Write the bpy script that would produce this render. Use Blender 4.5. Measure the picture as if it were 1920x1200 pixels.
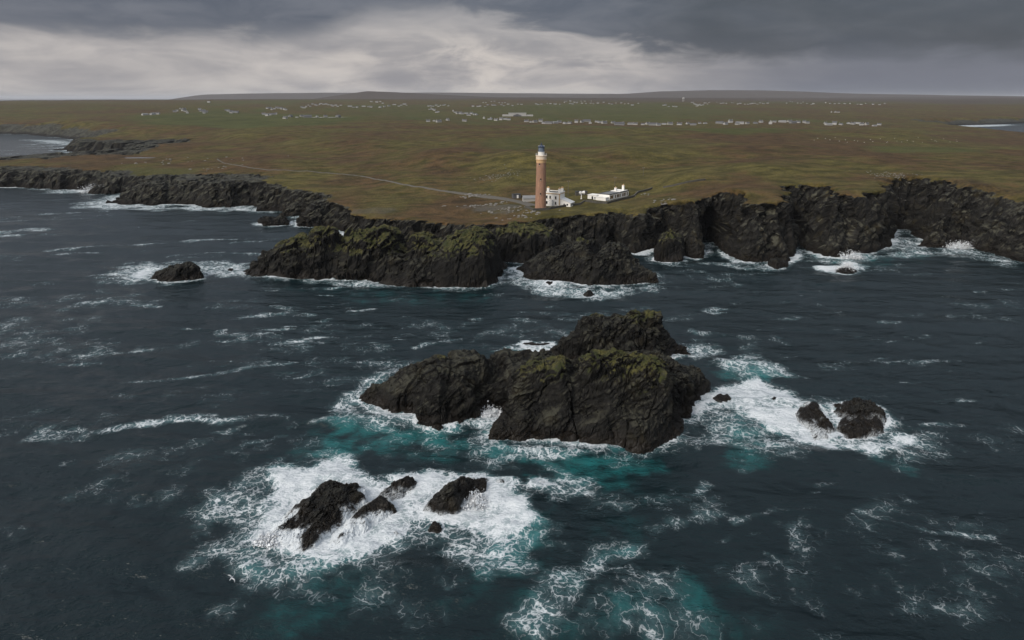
import bpy, math, random
import numpy as np
from mathutils import Vector

random.seed(7)
for o in list(bpy.data.objects):
    bpy.data.objects.remove(o)
scene = bpy.context.scene
COL = scene.collection

# ------------------------------------------------------------------ camera
CAM_H = 84.0
FPX = 1250.0                       # focal length in pixels of a 1920 wide picture
PITCH = math.atan((600 - 183) / FPX)
cam = bpy.data.cameras.new('camera')
cam.sensor_width = 36.0
cam.lens = FPX / 1920 * 36.0
cam.clip_start = 1.0
cam.clip_end = 200000.0
cam_o = bpy.data.objects.new('camera', cam)
COL.objects.link(cam_o)
cam_o.location = (0, 0, CAM_H)
cam_o.rotation_euler = (math.pi / 2 - PITCH, 0, 0)
scene.camera = cam_o

# ------------------------------------------------------------------ light
SUN_DIR = Vector((-0.60, -0.55, 0.60)).normalized()     # towards the sun
SUN_EL = math.asin(SUN_DIR.z)
SUN_AZ = math.atan2(SUN_DIR.x, SUN_DIR.y)
sun = bpy.data.lights.new('sun', 'SUN')
sun.energy = 1.5
sun.angle = math.radians(30)
sun.color = (1.0, 0.93, 0.84)
sun_o = bpy.data.objects.new('sun', sun)
COL.objects.link(sun_o)
sun_o.rotation_euler = (-SUN_DIR).to_track_quat('-Z', 'Y').to_euler()
sun_o.location = (0, 0, 300)

vs = scene.view_settings
scene.display_settings.display_device = 'sRGB'
vs.view_transform = 'Standard'
vs.look = 'None'
vs.exposure = 0.95
vs.gamma = 1.0
vs.use_curve_mapping = False
scene.cycles.max_bounces = 4
scene.cycles.diffuse_bounces = 1
scene.cycles.glossy_bounces = 2
scene.cycles.volume_bounces = 0
scene.cycles.transmission_bounces = 3
scene.cycles.caustics_reflective = False
scene.cycles.caustics_refractive = False


# ------------------------------------------------------------------ node helper
class NT:
    def __init__(self, tree):
        self.t = tree
        self.n = tree.nodes
        self.l = tree.links

    def new(self, typ, **kw):
        nd = self.n.new(typ)
        for k, v in kw.items():
            setattr(nd, k, v)
        return nd

    def put(self, sock, v):
        if isinstance(v, bpy.types.NodeSocket):
            self.l.new(v, sock)
        elif v is not None:
            if hasattr(sock, 'default_value'):
                dv = sock.default_value
                if hasattr(dv, '__len__') and not hasattr(v, '__len__'):
                    v = [v] * len(dv)
                if hasattr(dv, '__len__') and len(dv) == 4 and len(v) == 3:
                    v = (*v, 1)
                sock.default_value = v

    def math(self, op, a, b=None, c=None, clamp=False):
        nd = self.new('ShaderNodeMath', operation=op, use_clamp=clamp)
        for i, v in enumerate((a, b, c)):
            self.put(nd.inputs[i], v)
        return nd.outputs[0]

    def add(self, a, b): return self.math('ADD', a, b)
    def sub(self, a, b): return self.math('SUBTRACT', a, b)
    def mul(self, a, b): return self.math('MULTIPLY', a, b)

    def vmath(self, op, a, b=None, out=0):
        nd = self.new('ShaderNodeVectorMath', operation=op)
        self.put(nd.inputs[0], a)
        if b is not None:
            self.put(nd.inputs[1], b)
        return nd.outputs[out]

    def dot(self, a, b):
        return self.vmath('DOT_PRODUCT', a, b, 1)

    def noise(self, vec, scale, detail=4, rough=0.55, dist=0.0, dim='3D', w=None, out=0, lac=2.0):
        nd = self.new('ShaderNodeTexNoise', noise_dimensions=dim)
        if vec is not None and dim != '1D':
            self.put(nd.inputs['Vector'], vec)
        if w is not None:
            self.put(nd.inputs['W'], w)
        self.put(nd.inputs['Scale'], scale)
        self.put(nd.inputs['Detail'], detail)
        self.put(nd.inputs['Roughness'], rough)
        self.put(nd.inputs['Lacunarity'], lac)
        self.put(nd.inputs['Distortion'], dist)
        return nd.outputs[out]

    def vor(self, vec, scale, feature='F1', out=0, rnd=1.0):
        nd = self.new('ShaderNodeTexVoronoi', feature=feature)
        self.put(nd.inputs['Vector'], vec)
        self.put(nd.inputs['Scale'], scale)
        self.put(nd.inputs['Randomness'], rnd)
        return nd.outputs[out]

    def sstep(self, v, a, b, lo=0.0, hi=1.0):
        nd = self.new('ShaderNodeMapRange', interpolation_type='SMOOTHSTEP')
        for i, x in enumerate((v, a, b, lo, hi)):
            self.put(nd.inputs[i], x)
        return nd.outputs[0]

    def lin(self, v, a, b, lo=0.0, hi=1.0):
        nd = self.new('ShaderNodeMapRange')
        for i, x in enumerate((v, a, b, lo, hi)):
            self.put(nd.inputs[i], x)
        return nd.outputs[0]

    def mix(self, f, a, b, blend='MIX'):
        nd = self.new('ShaderNodeMix', data_type='RGBA', blend_type=blend)
        self.put(nd.inputs[0], f)
        self.put(nd.inputs[6], a)
        self.put(nd.inputs[7], b)
        return nd.outputs[2]

    def attr(self, name, out=2):
        nd = self.new('ShaderNodeAttribute', attribute_name=name)
        return nd.outputs[out]

    def pos(self):
        return self.new('ShaderNodeNewGeometry').outputs['Position']

    def sep(self, v):
        return self.new('ShaderNodeSeparateXYZ'), v

    def xyz(self, v):
        nd = self.new('ShaderNodeSeparateXYZ')
        self.put(nd.inputs[0], v)
        return nd.outputs

    def comb(self, x, y, z):
        nd = self.new('ShaderNodeCombineXYZ')
        for i, v in enumerate((x, y, z)):
            self.put(nd.inputs[i], v)
        return nd.outputs[0]

    def bump(self, h, strength=1.0, dist=0.1, normal=None):
        nd = self.new('ShaderNodeBump')
        self.put(nd.inputs['Strength'], strength)
        self.put(nd.inputs['Distance'], dist)
        self.put(nd.inputs['Height'], h)
        if normal is not None:
            self.put(nd.inputs['Normal'], normal)
        return nd.outputs[0]


# ------------------------------------------------------------------ sky
world = bpy.data.worlds.new('World')
scene.world = world
world.use_nodes = True
world.cycles.sampling_method = 'MANUAL'
world.cycles.sample_map_resolution = 256
w = NT(world.node_tree)
w.n.clear()
wout = w.new('ShaderNodeOutputWorld')
sky = w.new('ShaderNodeTexSky', sky_type='NISHITA')
sky.sun_disc = False
sky.sun_elevation = SUN_EL
sky.sun_rotation = SUN_AZ
sky.air_density = 1.5
sky.dust_density = 3.0
bg_sky = w.new('ShaderNodeBackground')
w.put(bg_sky.inputs[0], sky.outputs[0])
w.put(bg_sky.inputs[1], 0.06)
gen = w.new('ShaderNodeTexCoord').outputs['Generated']
dirv = w.vmath('NORMALIZE', gen)
dx, dy, dz = w.xyz(dirv)
el = w.math('MAXIMUM', dz, 0.0)
# the cloud deck seen in perspective: a level layer above the ground
den = w.add(el, 0.05)
cp = w.comb(w.math('DIVIDE', dx, den), w.math('DIVIDE', dy, den), 0.0)
n_big = w.noise(cp, 0.16, 5, 0.52, 0.3)
az = w.math('DIVIDE', dx, w.math('SQRT', w.add(w.mul(dx, dx), w.mul(dy, dy))))   # -1 left .. 1 right
sv = w.comb(w.mul(dx, 3.0), w.mul(dy, 3.0), w.mul(dz, 12.0))
n_soft = w.noise(sv, 1.0, 6, 0.55, 0.35)
n_soft2 = w.noise(w.vmath('ADD', w.vmath('MULTIPLY', sv, (3.2, 3.2, 2.6)), (5.0, 2.0, 1.0)), 1.0, 7, 0.58, 0.5)
n_str = w.noise(w.comb(w.mul(dx, 5.0), w.mul(dy, 5.0), w.mul(dz, 30.0)), 1.0, 6, 0.58, 0.8)
eln = w.add(el, w.add(w.mul(w.sub(n_soft, 0.5), 0.044), w.mul(w.sub(n_soft2, 0.5), 0.060)))
azn = w.add(az, w.add(w.mul(w.sub(n_soft2, 0.5), 0.22), w.mul(w.sub(n_soft, 0.5), 0.25)))
# lower edge of the heavy deck: low in the east (right), lifting to a thinner gap left of centre
edge = w.add(w.sstep(azn, -0.10, 0.30, 0.104, 0.036), w.sstep(azn, -0.32, -0.14, -0.034, 0.010))
thick = w.sub(eln, edge)
deck = w.sstep(thick, -0.012, 0.020)
bright_up = w.sstep(el, 0.15, 0.50)
deck_col = w.mix(w.sstep(n_soft2, 0.28, 0.72), (0.046, 0.054, 0.075), (0.084, 0.090, 0.110))
deck_col = w.mix(w.mul(w.sstep(az, 0.05, 0.30), w.lin(n_soft, 0.3, 0.7, 0.95, 0.35)), deck_col, (0.026, 0.031, 0.042))
top_col = w.mix(w.sstep(n_big, 0.30, 0.70), (0.18, 0.205, 0.245), (0.44, 0.455, 0.48))
deck_col = w.mix(bright_up, deck_col, top_col)
# layered pale cloud below the deck
lay = w.add(w.mul(n_soft, 0.45), w.add(w.mul(n_str, 0.35), w.mul(n_soft2, 0.2)))
low_col = w.mix(w.sstep(lay, 0.38, 0.62), (0.158, 0.155, 0.166), (0.290, 0.272, 0.263))
low_col = w.mix(w.sstep(azn, 0.08, 0.45), low_col, w.mix(lay, (0.066, 0.072, 0.092), (0.104, 0.110, 0.134)))
glow = w.mul(w.sstep(dy, 0.0, 0.5), w.sstep(w.math('ABSOLUTE', w.sub(azn, -0.02)), 0.34, 0.02))
glow = w.mul(w.mul(glow, w.sstep(el, 0.105, 0.055)), w.sstep(n_soft2, 0.40, 0.66))
low_col = w.mix(w.mul(glow, 0.75), low_col, (0.350, 0.322, 0.300))
low_col = w.mix(w.mul(w.sstep(el, 0.060, 0.125), 0.7), low_col, (0.128, 0.130, 0.146))
cl = w.mix(deck, low_col, deck_col)
bg_cloud = w.new('ShaderNodeBackground')
w.put(bg_cloud.inputs[0], cl)
w.put(bg_cloud.inputs[1], 1.0)
mixs = w.new('ShaderNodeMixShader')
mixs.inputs[0].default_value = 0.94
w.l.new(bg_sky.outputs[0], mixs.inputs[1])
w.l.new(bg_cloud.outputs[0], mixs.inputs[2])
w.l.new(mixs.outputs[0], wout.inputs[0])

# ------------------------------------------------------------------ numpy noise
def _hash(ix, iy, iz, seed):
    h = (ix.astype(np.uint32) * np.uint32(374761393) + iy.astype(np.uint32) * np.uint32(668265263)
         + iz.astype(np.uint32) * np.uint32(2147483647) + np.uint32(seed) * np.uint32(1274126177))
    h = (h ^ (h >> np.uint32(13))) * np.uint32(1274126177)
    h = h ^ (h >> np.uint32(16))
    return h.astype(np.float32) / np.float32(4294967295.0)


def vn3(x, y, z, seed=0):
    xf, yf, zf = np.floor(x), np.floor(y), np.floor(z)
    ix, iy, iz = xf.astype(np.int64), yf.astype(np.int64), zf.astype(np.int64)
    fx, fy, fz = x - xf, y - yf, z - zf
    ux = fx * fx * fx * (fx * (fx * 6 - 15) + 10)
    uy = fy * fy * fy * (fy * (fy * 6 - 15) + 10)
    uz = fz * fz * fz * (fz * (fz * 6 - 15) + 10)
    r = 0
    for a in (0, 1):
        wx = ux if a else 1 - ux
        for b in (0, 1):
            wy = uy if b else 1 - uy
            for c in (0, 1):
                wz = uz if c else 1 - uz
                r = r + wx * wy * wz * _hash(ix + a, iy + b, iz + c, seed)
    return r * 2 - 1


def vn2(x, y, seed=0):
    xf, yf = np.floor(x), np.floor(y)
    ix, iy = xf.astype(np.int64), yf.astype(np.int64)
    fx, fy = x - xf, y - yf
    ux = fx * fx * fx * (fx * (fx * 6 - 15) + 10)
    uy = fy * fy * fy * (fy * (fy * 6 - 15) + 10)
    z = np.zeros_like(ix)
    a = _hash(ix, iy, z, seed); b = _hash(ix + 1, iy, z, seed)
    c = _hash(ix, iy + 1, z, seed); d = _hash(ix + 1, iy + 1, z, seed)
    return ((a + (b - a) * ux) * (1 - uy) + (c + (d - c) * ux) * uy) * 2 - 1


def fbm2(x, y, s, octv=4, g=0.5, seed=0):
    r = 0; a = 1.0; t = 0
    for i in range(octv):
        ca, sa = math.cos(0.6 * i), math.sin(0.6 * i)
        r = r + a * vn2((x * ca - y * sa) / s + 17.3 * i, (x * sa + y * ca) / s - 9.1 * i, seed + i)
        t += a; a *= g; s /= 2.03
    return r / t * 1.6


def fbm3(P, s, octv=4, g=0.5, seed=0):
    r = 0; a = 1.0; t = 0
    for i in range(octv):
        r = r + a * vn3(P[..., 0] / s + 11.7 * i, P[..., 1] / s - 5.3 * i, P[..., 2] / s + 3.9 * i, seed + i)
        t += a; a *= g; s /= 2.03
    return r / t * 1.6


def sst(v, a, b):
    t = np.clip((v - a) / (b - a), 0, 1)
    return t * t * (3 - 2 * t)


# ------------------------------------------------------------------ picture <-> place
SP, CP = math.sin(PITCH), math.cos(PITCH)


def ray(px, py):
    x = (px - 960) / FPX
    u = -(py - 600) / FPX
    return x, CP + SP * u, -SP + CP * u


def at_z(px, py, z=0.0):
    dx_, dy_, dz_ = ray(px, py)
    t = (z - CAM_H) / dz_
    return dx_ * t, dy_ * t


def at_Y(px, py, Y):
    dx_, dy_, dz_ = ray(px, py)
    t = Y / dy_
    return dx_ * t, Y, CAM_H + dz_ * t


def above(px, py, by):
    """a point seen at (px,py) standing over the sea-level point of row by"""
    _, Y = at_z(px, by)
    return at_Y(px, py, Y)


# ------------------------------------------------------------------ mesh helpers
def link(ob, parent=None):
    COL.objects.link(ob)
    if parent is not None:
        ob.parent = parent
    return ob


def grid_mesh(name, V, keep=None, attrs=None, smooth=True):
    ny, nx = V.shape[:2]
    idx = np.arange(ny * nx).reshape(ny, nx)
    q = np.stack([idx[:-1, :-1], idx[:-1, 1:], idx[1:, 1:], idx[1:, :-1]], -1)
    q = q[keep] if keep is not None else q.reshape(-1, 4)
    used = np.zeros(ny * nx, bool); used[q.ravel()] = True
    remap = np.cumsum(used) - 1
    q = remap[q]
    pts = V.reshape(-1, 3)[used]
    me = bpy.data.meshes.new(name)
    me.vertices.add(len(pts)); me.vertices.foreach_set('co', pts.astype(np.float32).ravel())
    me.loops.add(q.size); me.loops.foreach_set('vertex_index', q.astype(np.int32).ravel())
    me.polygons.add(len(q))
    me.polygons.foreach_set('loop_start', np.arange(0, q.size, 4, dtype=np.int32))
    me.polygons.foreach_set('loop_total', np.full(len(q), 4, dtype=np.int32))
    me.update(calc_edges=True)
    me.polygons.foreach_set('use_smooth', np.full(len(q), smooth))
    for k, v in (attrs or {}).items():
        a = me.attributes.new(k, 'FLOAT', 'POINT')
        a.data.foreach_set('value', v.reshape(-1)[used].astype(np.float32))
    return me


def normals(V):
    gx = np.gradient(V, axis=1); gy = np.gradient(V, axis=0)
    n = np.cross(gx, gy)
    return n / (np.linalg.norm(n, axis=-1, keepdims=True) + 1e-9)


def poly_dist(x, y, poly, chunk=60000):
    """signed distance to a polygon, positive inside"""
    P = np.asarray(poly, float)[:, :2]
    A = P; B = np.roll(P, -1, 0)
    sh = np.shape(x); x = np.ravel(x); y = np.ravel(y)
    out = np.empty(len(x))
    d = B - A; L2 = (d ** 2).sum(1) + 1e-12
    for i in range(0, len(x), chunk):
        xs = x[i:i + chunk, None]; ys = y[i:i + chunk, None]
        t = np.clip(((xs - A[:, 0]) * d[:, 0] + (ys - A[:, 1]) * d[:, 1]) / L2, 0, 1)
        ex = xs - (A[:, 0] + t * d[:, 0]); ey = ys - (A[:, 1] + t * d[:, 1])
        m = np.sqrt((ex * ex + ey * ey).min(1))
        c = ((A[:, 1] > ys) != (B[:, 1] > ys)) & (xs < d[:, 0] * (ys - A[:, 1]) / (d[:, 1] + 1e-12) + A[:, 0])
        out[i:i + chunk] = np.where(c.sum(1) % 2 == 1, m, -m)
    return out.reshape(sh)


def line_dist(x, y, pts):
    """distance to a polyline and the run along it (0..1)"""
    best = np.full(np.shape(x), 1e9); run = np.zeros(np.shape(x))
    n = len(pts) - 1
    for i in range(n):
        ax, ay = pts[i]; bx, by = pts[i + 1]
        ddx, ddy = bx - ax, by - ay
        t = np.clip(((x - ax) * ddx + (y - ay) * ddy) / (ddx * ddx + ddy * ddy + 1e-9), 0, 1)
        e = np.hypot(x - ax - t * ddx, y - ay - t * ddy)
        m = e < best
        best = np.where(m, e, best); run = np.where(m, (i + t) / n, run)
    return best, run


def idw(x, y, ctrl, p=3.0, eps=1.0):
    C = np.asarray(ctrl, float)
    num = 0; dn = 0
    for cx, cy, cz in C:
        wgt = 1.0 / ((x - cx) ** 2 + (y - cy) ** 2 + eps) ** (p / 2)
        num = num + wgt * cz; dn = dn + wgt
    return num / dn


# bedding planes dip to the left as seen from the sea
BED = np.array([-0.52, -0.18, 0.83]); BED /= np.linalg.norm(BED)


def saw(s):
    f = s - np.floor(s)
    return np.where(f < 0.86, f / 0.86, (1 - f) / 0.14)


def strata(P, lam, seed=0, warp=0.35):
    s = P @ BED
    s = s + warp * lam * fbm3(P, lam * 5, 3, 0.5, seed + 50)
    big = np.floor(s / lam)
    r = _hash(big.astype(np.int64), np.zeros_like(big, dtype=np.int64), np.zeros_like(big, dtype=np.int64), seed)
    return (saw(s / lam) - 0.5) * (0.5 + r) + 0.5 * (saw(s / lam * 2.7 + 0.4) - 0.5)


U_AX = np.cross(BED, [0, 1, 0.0]); U_AX /= np.linalg.norm(U_AX)
W_AX = np.cross(BED, U_AX)


def blocks(P, lam, seed=0):
    """jointed blocks lying in the beds: one step per block"""
    wn = fbm3(P, lam * 6, 2, 0.5, seed + 40) * lam * 0.9
    z0 = np.zeros(P.shape[:-1], dtype=np.int64)
    si = np.floor((P @ BED + wn) / lam).astype(np.int64)
    r1 = _hash(si, z0, z0, seed + 1); r2 = _hash(si, z0 + 3, z0, seed + 2)
    ui = np.floor((P @ U_AX + wn) / (lam * 4.2) + r1 * 7).astype(np.int64)
    vi = np.floor((P @ W_AX - wn) / (lam * 3.4) + r2 * 7).astype(np.int64)
    return _hash(si, ui, vi, seed + 3) - 0.5


def pillars(P, lam, seed=0):
    """buttresses between upright joints"""
    wn = fbm3(P, lam * 3, 2, 0.5, seed + 40) * lam * 0.55
    z0 = np.zeros(P.shape[:-1], dtype=np.int64)
    a_ = P[..., 0] * 0.93 + P[..., 1] * 0.37 - P[..., 2] * 0.16 + wn
    b_ = -P[..., 0] * 0.37 + P[..., 1] * 0.93 + wn
    ui = np.floor(a_ / lam).astype(np.int64)
    vi = np.floor(b_ / (lam * 1.6) + _hash(ui, z0, z0, seed + 1) * 5).astype(np.int64)
    return _hash(ui, vi, z0, seed + 3) - 0.5


# ------------------------------------------------------------------ materials
MATS = {}


def mat(name):
    m = bpy.data.materials.new(name)
    m.use_nodes = True
    m.node_tree.nodes.clear()
    t = NT(m.node_tree)
    out = t.new('ShaderNodeOutputMaterial')
    b = t.new('ShaderNodeBsdfPrincipled')
    t.l.new(b.outputs[0], out.inputs[0])
    MATS[name] = m
    return m, t, b


def plain(name, col, rough=0.8, var=0.15, scale=2.0, metal=0.0, bump=0.0):
    m, t, b = mat(name)
    n = t.noise(t.pos(), scale, 5, 0.6)
    k = t.lin(n, 0.2, 0.8, 1 - var, 1 + var)
    c = t.vmath('SCALE', col)
    c.node.inputs[0].default_value = col
    t.l.new(k, c.node.inputs['Scale'])
    t.put(b.inputs['Base Color'], c)
    b.inputs['Roughness'].default_value = rough
    b.inputs['Metallic'].default_value = metal
    if bump:
        t.put(b.inputs['Normal'], t.bump(n, 0.6, bump))
    return m


def rock_colour(t, P, fine):
    """dark banded gneiss: returns colour and relief; fine = size of the smallest blocks in metres"""
    s = t.dot(P, tuple(BED))
    wv = t.noise(P, 0.12, 4, 0.5)
    s = t.add(s, t.mul(t.sub(wv, 0.5), 5.0))
    b1 = t.noise(None, 0.55, 5, 0.65, dim='1D', w=s)
    # beds broken across by joints
    q = t.comb(t.mul(t.dot(P, (0.83, 0.0, 0.52)), 0.30), t.mul(t.dot(P, (-0.1, 0.98, 0.2)), 0.30), t.mul(s, 1.7))
    b2 = t.noise(q, 0.9 / fine, 4, 0.62)
    b3 = t.vor(q, 0.55 / fine)
    blot = t.noise(P, 0.16, 4, 0.6)
    v = t.add(t.mul(b1, 0.5), t.mul(b2, 0.5))
    col = t.mix(t.sstep(v, 0.32, 0.70), (0.0010, 0.0010, 0.0010), (0.0150, 0.0140, 0.0122))
    col = t.mix(t.sstep(blot, 0.50, 0.78), col, (0.0190, 0.0158, 0.0088))
    col = t.mix(t.mul(t.sstep(t.noise(P, 1.1, 5, 0.7), 0.58, 0.74), 0.5), col, (0.045, 0.042, 0.036))
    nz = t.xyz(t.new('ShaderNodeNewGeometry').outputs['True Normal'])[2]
    led = t.mul(t.sstep(nz, 0.50, 0.86), t.sstep(t.add(t.mul(b2, 0.6), t.mul(blot, 0.4)), 0.40, 0.62))  # pale lichen tone on up-facing ledges, painted in as ledge highlights
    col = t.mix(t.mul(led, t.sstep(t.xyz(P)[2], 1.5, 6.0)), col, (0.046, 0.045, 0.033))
    h = t.add(t.mul(b1, 0.8), t.add(t.mul(b2, 0.9), t.mul(b3, 0.5)))
    return col, h


def rock_material(name, fine, wash=False):
    m, t, b = mat(name)
    P = t.pos()
    x, y, z = t.xyz(P)
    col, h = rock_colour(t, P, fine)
    # brown weed and wet rock above the tide line
    tide = t.add(z, t.mul(t.sub(t.noise(P, 0.35, 5, 0.6), 0.5), 4.0))
    wet = t.sstep(tide, 4.2, 1.2)
    col = t.mix(t.mul(wet, 0.75), col, (0.0095, 0.0068, 0.0045))
    # grass and lichen
    g = t.attr('grass')
    gn = t.noise(P, 0.9 / fine, 6, 0.68)
    gm = t.sstep(t.add(g, t.mul(t.sub(gn, 0.5), 2.0)), 0.30, 0.80)
    gc = t.mix(t.sstep(t.noise(P, 0.25, 5, 0.6), 0.35, 0.65), (0.034, 0.040, 0.011), (0.098, 0.090, 0.031))
    gc = t.mix(t.sstep(gn, 0.3, 0.7), t.mix(0.65, gc, (0.010, 0.0105, 0.005)), gc)
    col = t.mix(gm, col, gc)
    rough = t.lin(wet, 0, 1, 0.72, 0.40)
    if wash:
        a = t.attr('wash')
        # water sheeting off the ledges in torn strands
        q = t.comb(t.mul(t.dot(P, (0.75, 0.66, 0.0)), 0.45), t.mul(t.dot(P, (0.66, -0.75, 0.0)), 2.2), t.mul(z, 0.8))
        st = t.noise(q, 1.3, 7, 0.68, 0.9)
        rid = t.math('ABSOLUTE', t.sub(st, 0.5))
        f = t.sstep(t.sub(t.add(a, t.mul(t.sub(0.10, rid), 2.6)), 0.0), 0.55, 0.95)
        col = t.mix(f, col, (0.58, 0.62, 0.65))
        rough = t.lin(f, 0, 1, 0.36, 0.85)
    t.put(b.inputs['Base Color'], col)
    t.put(b.inputs['Roughness'], rough)
    b.inputs['Specular IOR Level'].default_value = 0.16
    t.put(b.inputs['Normal'], t.bump(h, 1.0, 0.55 * fine))
    return m


M_ROCK = rock_material('dark_gneiss', 1.0)
M_ROCK_NEAR = rock_material('washed_gneiss', 0.55, wash=True)


def moor_material():
    m, t, b = mat('moor')
    P = t.pos()
    x, y, z = t.xyz(P)
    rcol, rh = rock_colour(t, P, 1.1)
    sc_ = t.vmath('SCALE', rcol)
    sc_.node.inputs['Scale'].default_value = 1.75      # light put into the headland rock by raising its colour
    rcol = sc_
    tide = t.add(z, t.mul(t.sub(t.noise(P, 0.25, 5, 0.6), 0.5), 5.0))
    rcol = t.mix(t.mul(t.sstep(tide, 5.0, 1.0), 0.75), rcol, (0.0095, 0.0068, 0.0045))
    # the moor: grass, russet deer grass, peat
    W = t.noise(P, 0.004, 3, 0.5, out=1)
    Pw = t.vmath('ADD', P, t.vmath('MULTIPLY', W, (120.0, 120.0, 0.0)))
    n0 = t.noise(Pw, 0.0035, 4, 0.62)
    n1 = t.noise(Pw, 0.016, 5, 0.64)
    n2 = t.noise(t.vmath('MULTIPLY', P, (0.6, 1.0, 1.0)), 0.09, 5, 0.70)
    n3 = t.noise(P, 0.55, 3, 0.65)
    mixv = t.add(t.mul(n0, 0.55), t.mul(n1, 0.55))
    mixv = t.add(mixv, t.mul(t.sub(n2, 0.5), 0.25))
    russ = t.sstep(mixv, 0.47, 0.63)
    grass = t.mix(t.sstep(n2, 0.35, 0.65), (0.048, 0.043, 0.012), (0.126, 0.106, 0.033))
    rus = t.mix(t.sstep(n2, 0.32, 0.68), (0.043, 0.0265, 0.013), (0.114, 0.070, 0.032))
    col = t.mix(russ, grass, rus)
    peat = t.sstep(t.add(n1, t.mul(t.sub(n3, 0.5), 0.25)), 0.62, 0.74)
    col = t.mix(t.mul(peat, 0.75), col, (0.026, 0.019, 0.011))
    fld = t.attr('field')
    fcol = t.mix(t.sstep(n1, 0.35, 0.65), (0.042, 0.056, 0.013), (0.086, 0.098, 0.029))
    col = t.mix(t.mul(fld, 0.85), col, fcol)
    col = t.mix(t.attr('heath'), col, t.mix(n1, (0.045, 0.034, 0.030), (0.075, 0.056, 0.045)))
    col = t.mix(t.sstep(n3, 0.38, 0.72, 0.0, 0.8), col, t.mix(0.5, col, (0.02, 0.016, 0.008)))
    col = t.mix(t.attr('worn'), col, t.mix(n3, (0.07, 0.066, 0.058), (0.13, 0.122, 0.11)))
    t.put(b.inputs['Base Color'], col)
    b.inputs['Roughness'].default_value = 0.9
    b.inputs['Specular IOR Level'].default_value = 0.15
    t.put(b.inputs['Normal'], t.bump(t.add(t.mul(n2, 2.2), t.mul(n3, 0.5)), 1.0, 1.5))
    rk = t.attr('rock')
    rm = t.sstep(t.add(rk, t.mul(t.sub(t.noise(P, 0.20, 5, 0.7), 0.5), 0.8)), 0.34, 0.46)
    rb = t.new('ShaderNodeBsdfPrincipled')
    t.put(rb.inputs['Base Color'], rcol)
    rb.inputs['Roughness'].default_value = 0.7
    rb.inputs['Specular IOR Level'].default_value = 0.15
    t.put(rb.inputs['Normal'], t.bump(rh, 1.0, 1.3))
    mx = t.new('ShaderNodeMixShader')
    t.l.new(rm, mx.inputs[0]); t.l.new(b.outputs[0], mx.inputs[1]); t.l.new(rb.outputs[0], mx.inputs[2])
    t.l.new(mx.outputs[0], [n for n in t.n if n.type == 'OUTPUT_MATERIAL'][0].inputs[0])
    return m


def water_material():
    m, t, b = mat('sea_water')
    P = t.pos()
    x, y, z = t.xyz(P)
    F = t.attr('foam')
    A = t.attr('aerated')
    flat = t.comb(x, y, 0.0)
    wv0 = t.noise(flat, 0.05, 2, 0.5, out=1, dim='2D')
    wp0 = t.vmath('ADD', flat, t.vmath('MULTIPLY', t.vmath('SUBTRACT', wv0, (0.5, 0.5, 0.5)), (5.0, 5.0, 0.0)))
    wv = t.noise(wp0, 0.42, 3, 0.55, out=1, dim='2D')
    wp = t.vmath('ADD', wp0, t.vmath('MULTIPLY', t.vmath('SUBTRACT', wv, (0.5, 0.5, 0.5)), (1.7, 1.7, 0.0)))
    # lace: ridges of warped noise at three sizes
    r1 = t.math('ABSOLUTE', t.sub(t.noise(wp, 0.26, 3, 0.55, dim='2D'), 0.5))
    r2 = t.math('ABSOLUTE', t.sub(t.noise(wp, 0.66, 2, 0.55, dim='2D'), 0.5))
    r3 = t.math('ABSOLUTE', t.sub(t.noise(wp, 1.7, 2, 0.6, dim='2D'), 0.5))
    lace = t.sub(1.0, t.math('MINIMUM', t.math('MINIMUM', t.add(t.mul(r1, 5.2), 0.02), t.add(t.mul(r2, 5.0), 0.08)), t.add(t.mul(r3, 4.8), 0.30)))
    patch = t.noise(wp, 0.10, 5, 0.66, dim='2D')
    amt = t.add(F, t.mul(t.sub(patch, 0.5), 1.0))
    amt = t.math('MULTIPLY', amt, t.sstep(F, 0.015, 0.10))
    foam = t.sstep(t.add(t.mul(amt, 1.25), t.mul(t.sub(lace, 1.0), 2.1)), 0.02, 0.75)
    foam = t.math('MAXIMUM', foam, t.mul(t.sstep(amt, 0.62, 1.10), 0.93))
    foam = t.mul(foam, t.lin(t.noise(wp, 1.9, 3, 0.7, dim='2D'), 0.25, 0.7, 0.70, 1.0))
    # milky veil under the lace
    veil = t.mul(t.sstep(amt, 0.08, 0.95), 0.62)
    deep = (0.0032, 0.0112, 0.0140)
    an = t.noise(wp, 0.13, 5, 0.62, dim='2D')
    aa = t.sstep(t.mul(t.sstep(A, 0.0, 0.7), t.add(A, t.mul(t.sub(an, 0.5), 2.2))), 0.0, 1.2)
    wcol = t.mix(aa, deep, (0.009, 0.104, 0.106))
    wcol = t.mix(veil, wcol, (0.13, 0.24, 0.26))
    col = t.mix(foam, wcol, (0.68, 0.71, 0.74))
    t.put(b.inputs['Base Color'], col)
    t.put(b.inputs['Roughness'], t.lin(foam, 0, 1, 0.16, 0.85))
    b.inputs['IOR'].default_value = 1.33
    t.put(b.inputs['Specular IOR Level'], t.lin(foam, 0, 1, 0.5, 0.1))
    # wind chop
    c1 = t.noise(t.comb(t.mul(x, 0.55), t.mul(y, 1.0), 0.0), 0.45, 4, 0.60, dim='2D')
    c2 = t.noise(t.comb(t.mul(x, 0.6), t.mul(y, 1.0), 3.0), 1.7, 3, 0.6, dim='2D')
    c3 = t.noise(t.comb(t.mul(x, 0.5), t.mul(y, 1.0), 6.0), 0.10, 2, 0.5, dim='2D')
    hh = t.add(t.add(t.mul(c1, 1.0), t.mul(c2, 0.20)), t.mul(c3, 3.2))
    t.put(b.inputs['Normal'], t.bump(hh, 1.0, 0.72))
    return m


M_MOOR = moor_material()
M_SEA = water_material()

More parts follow.
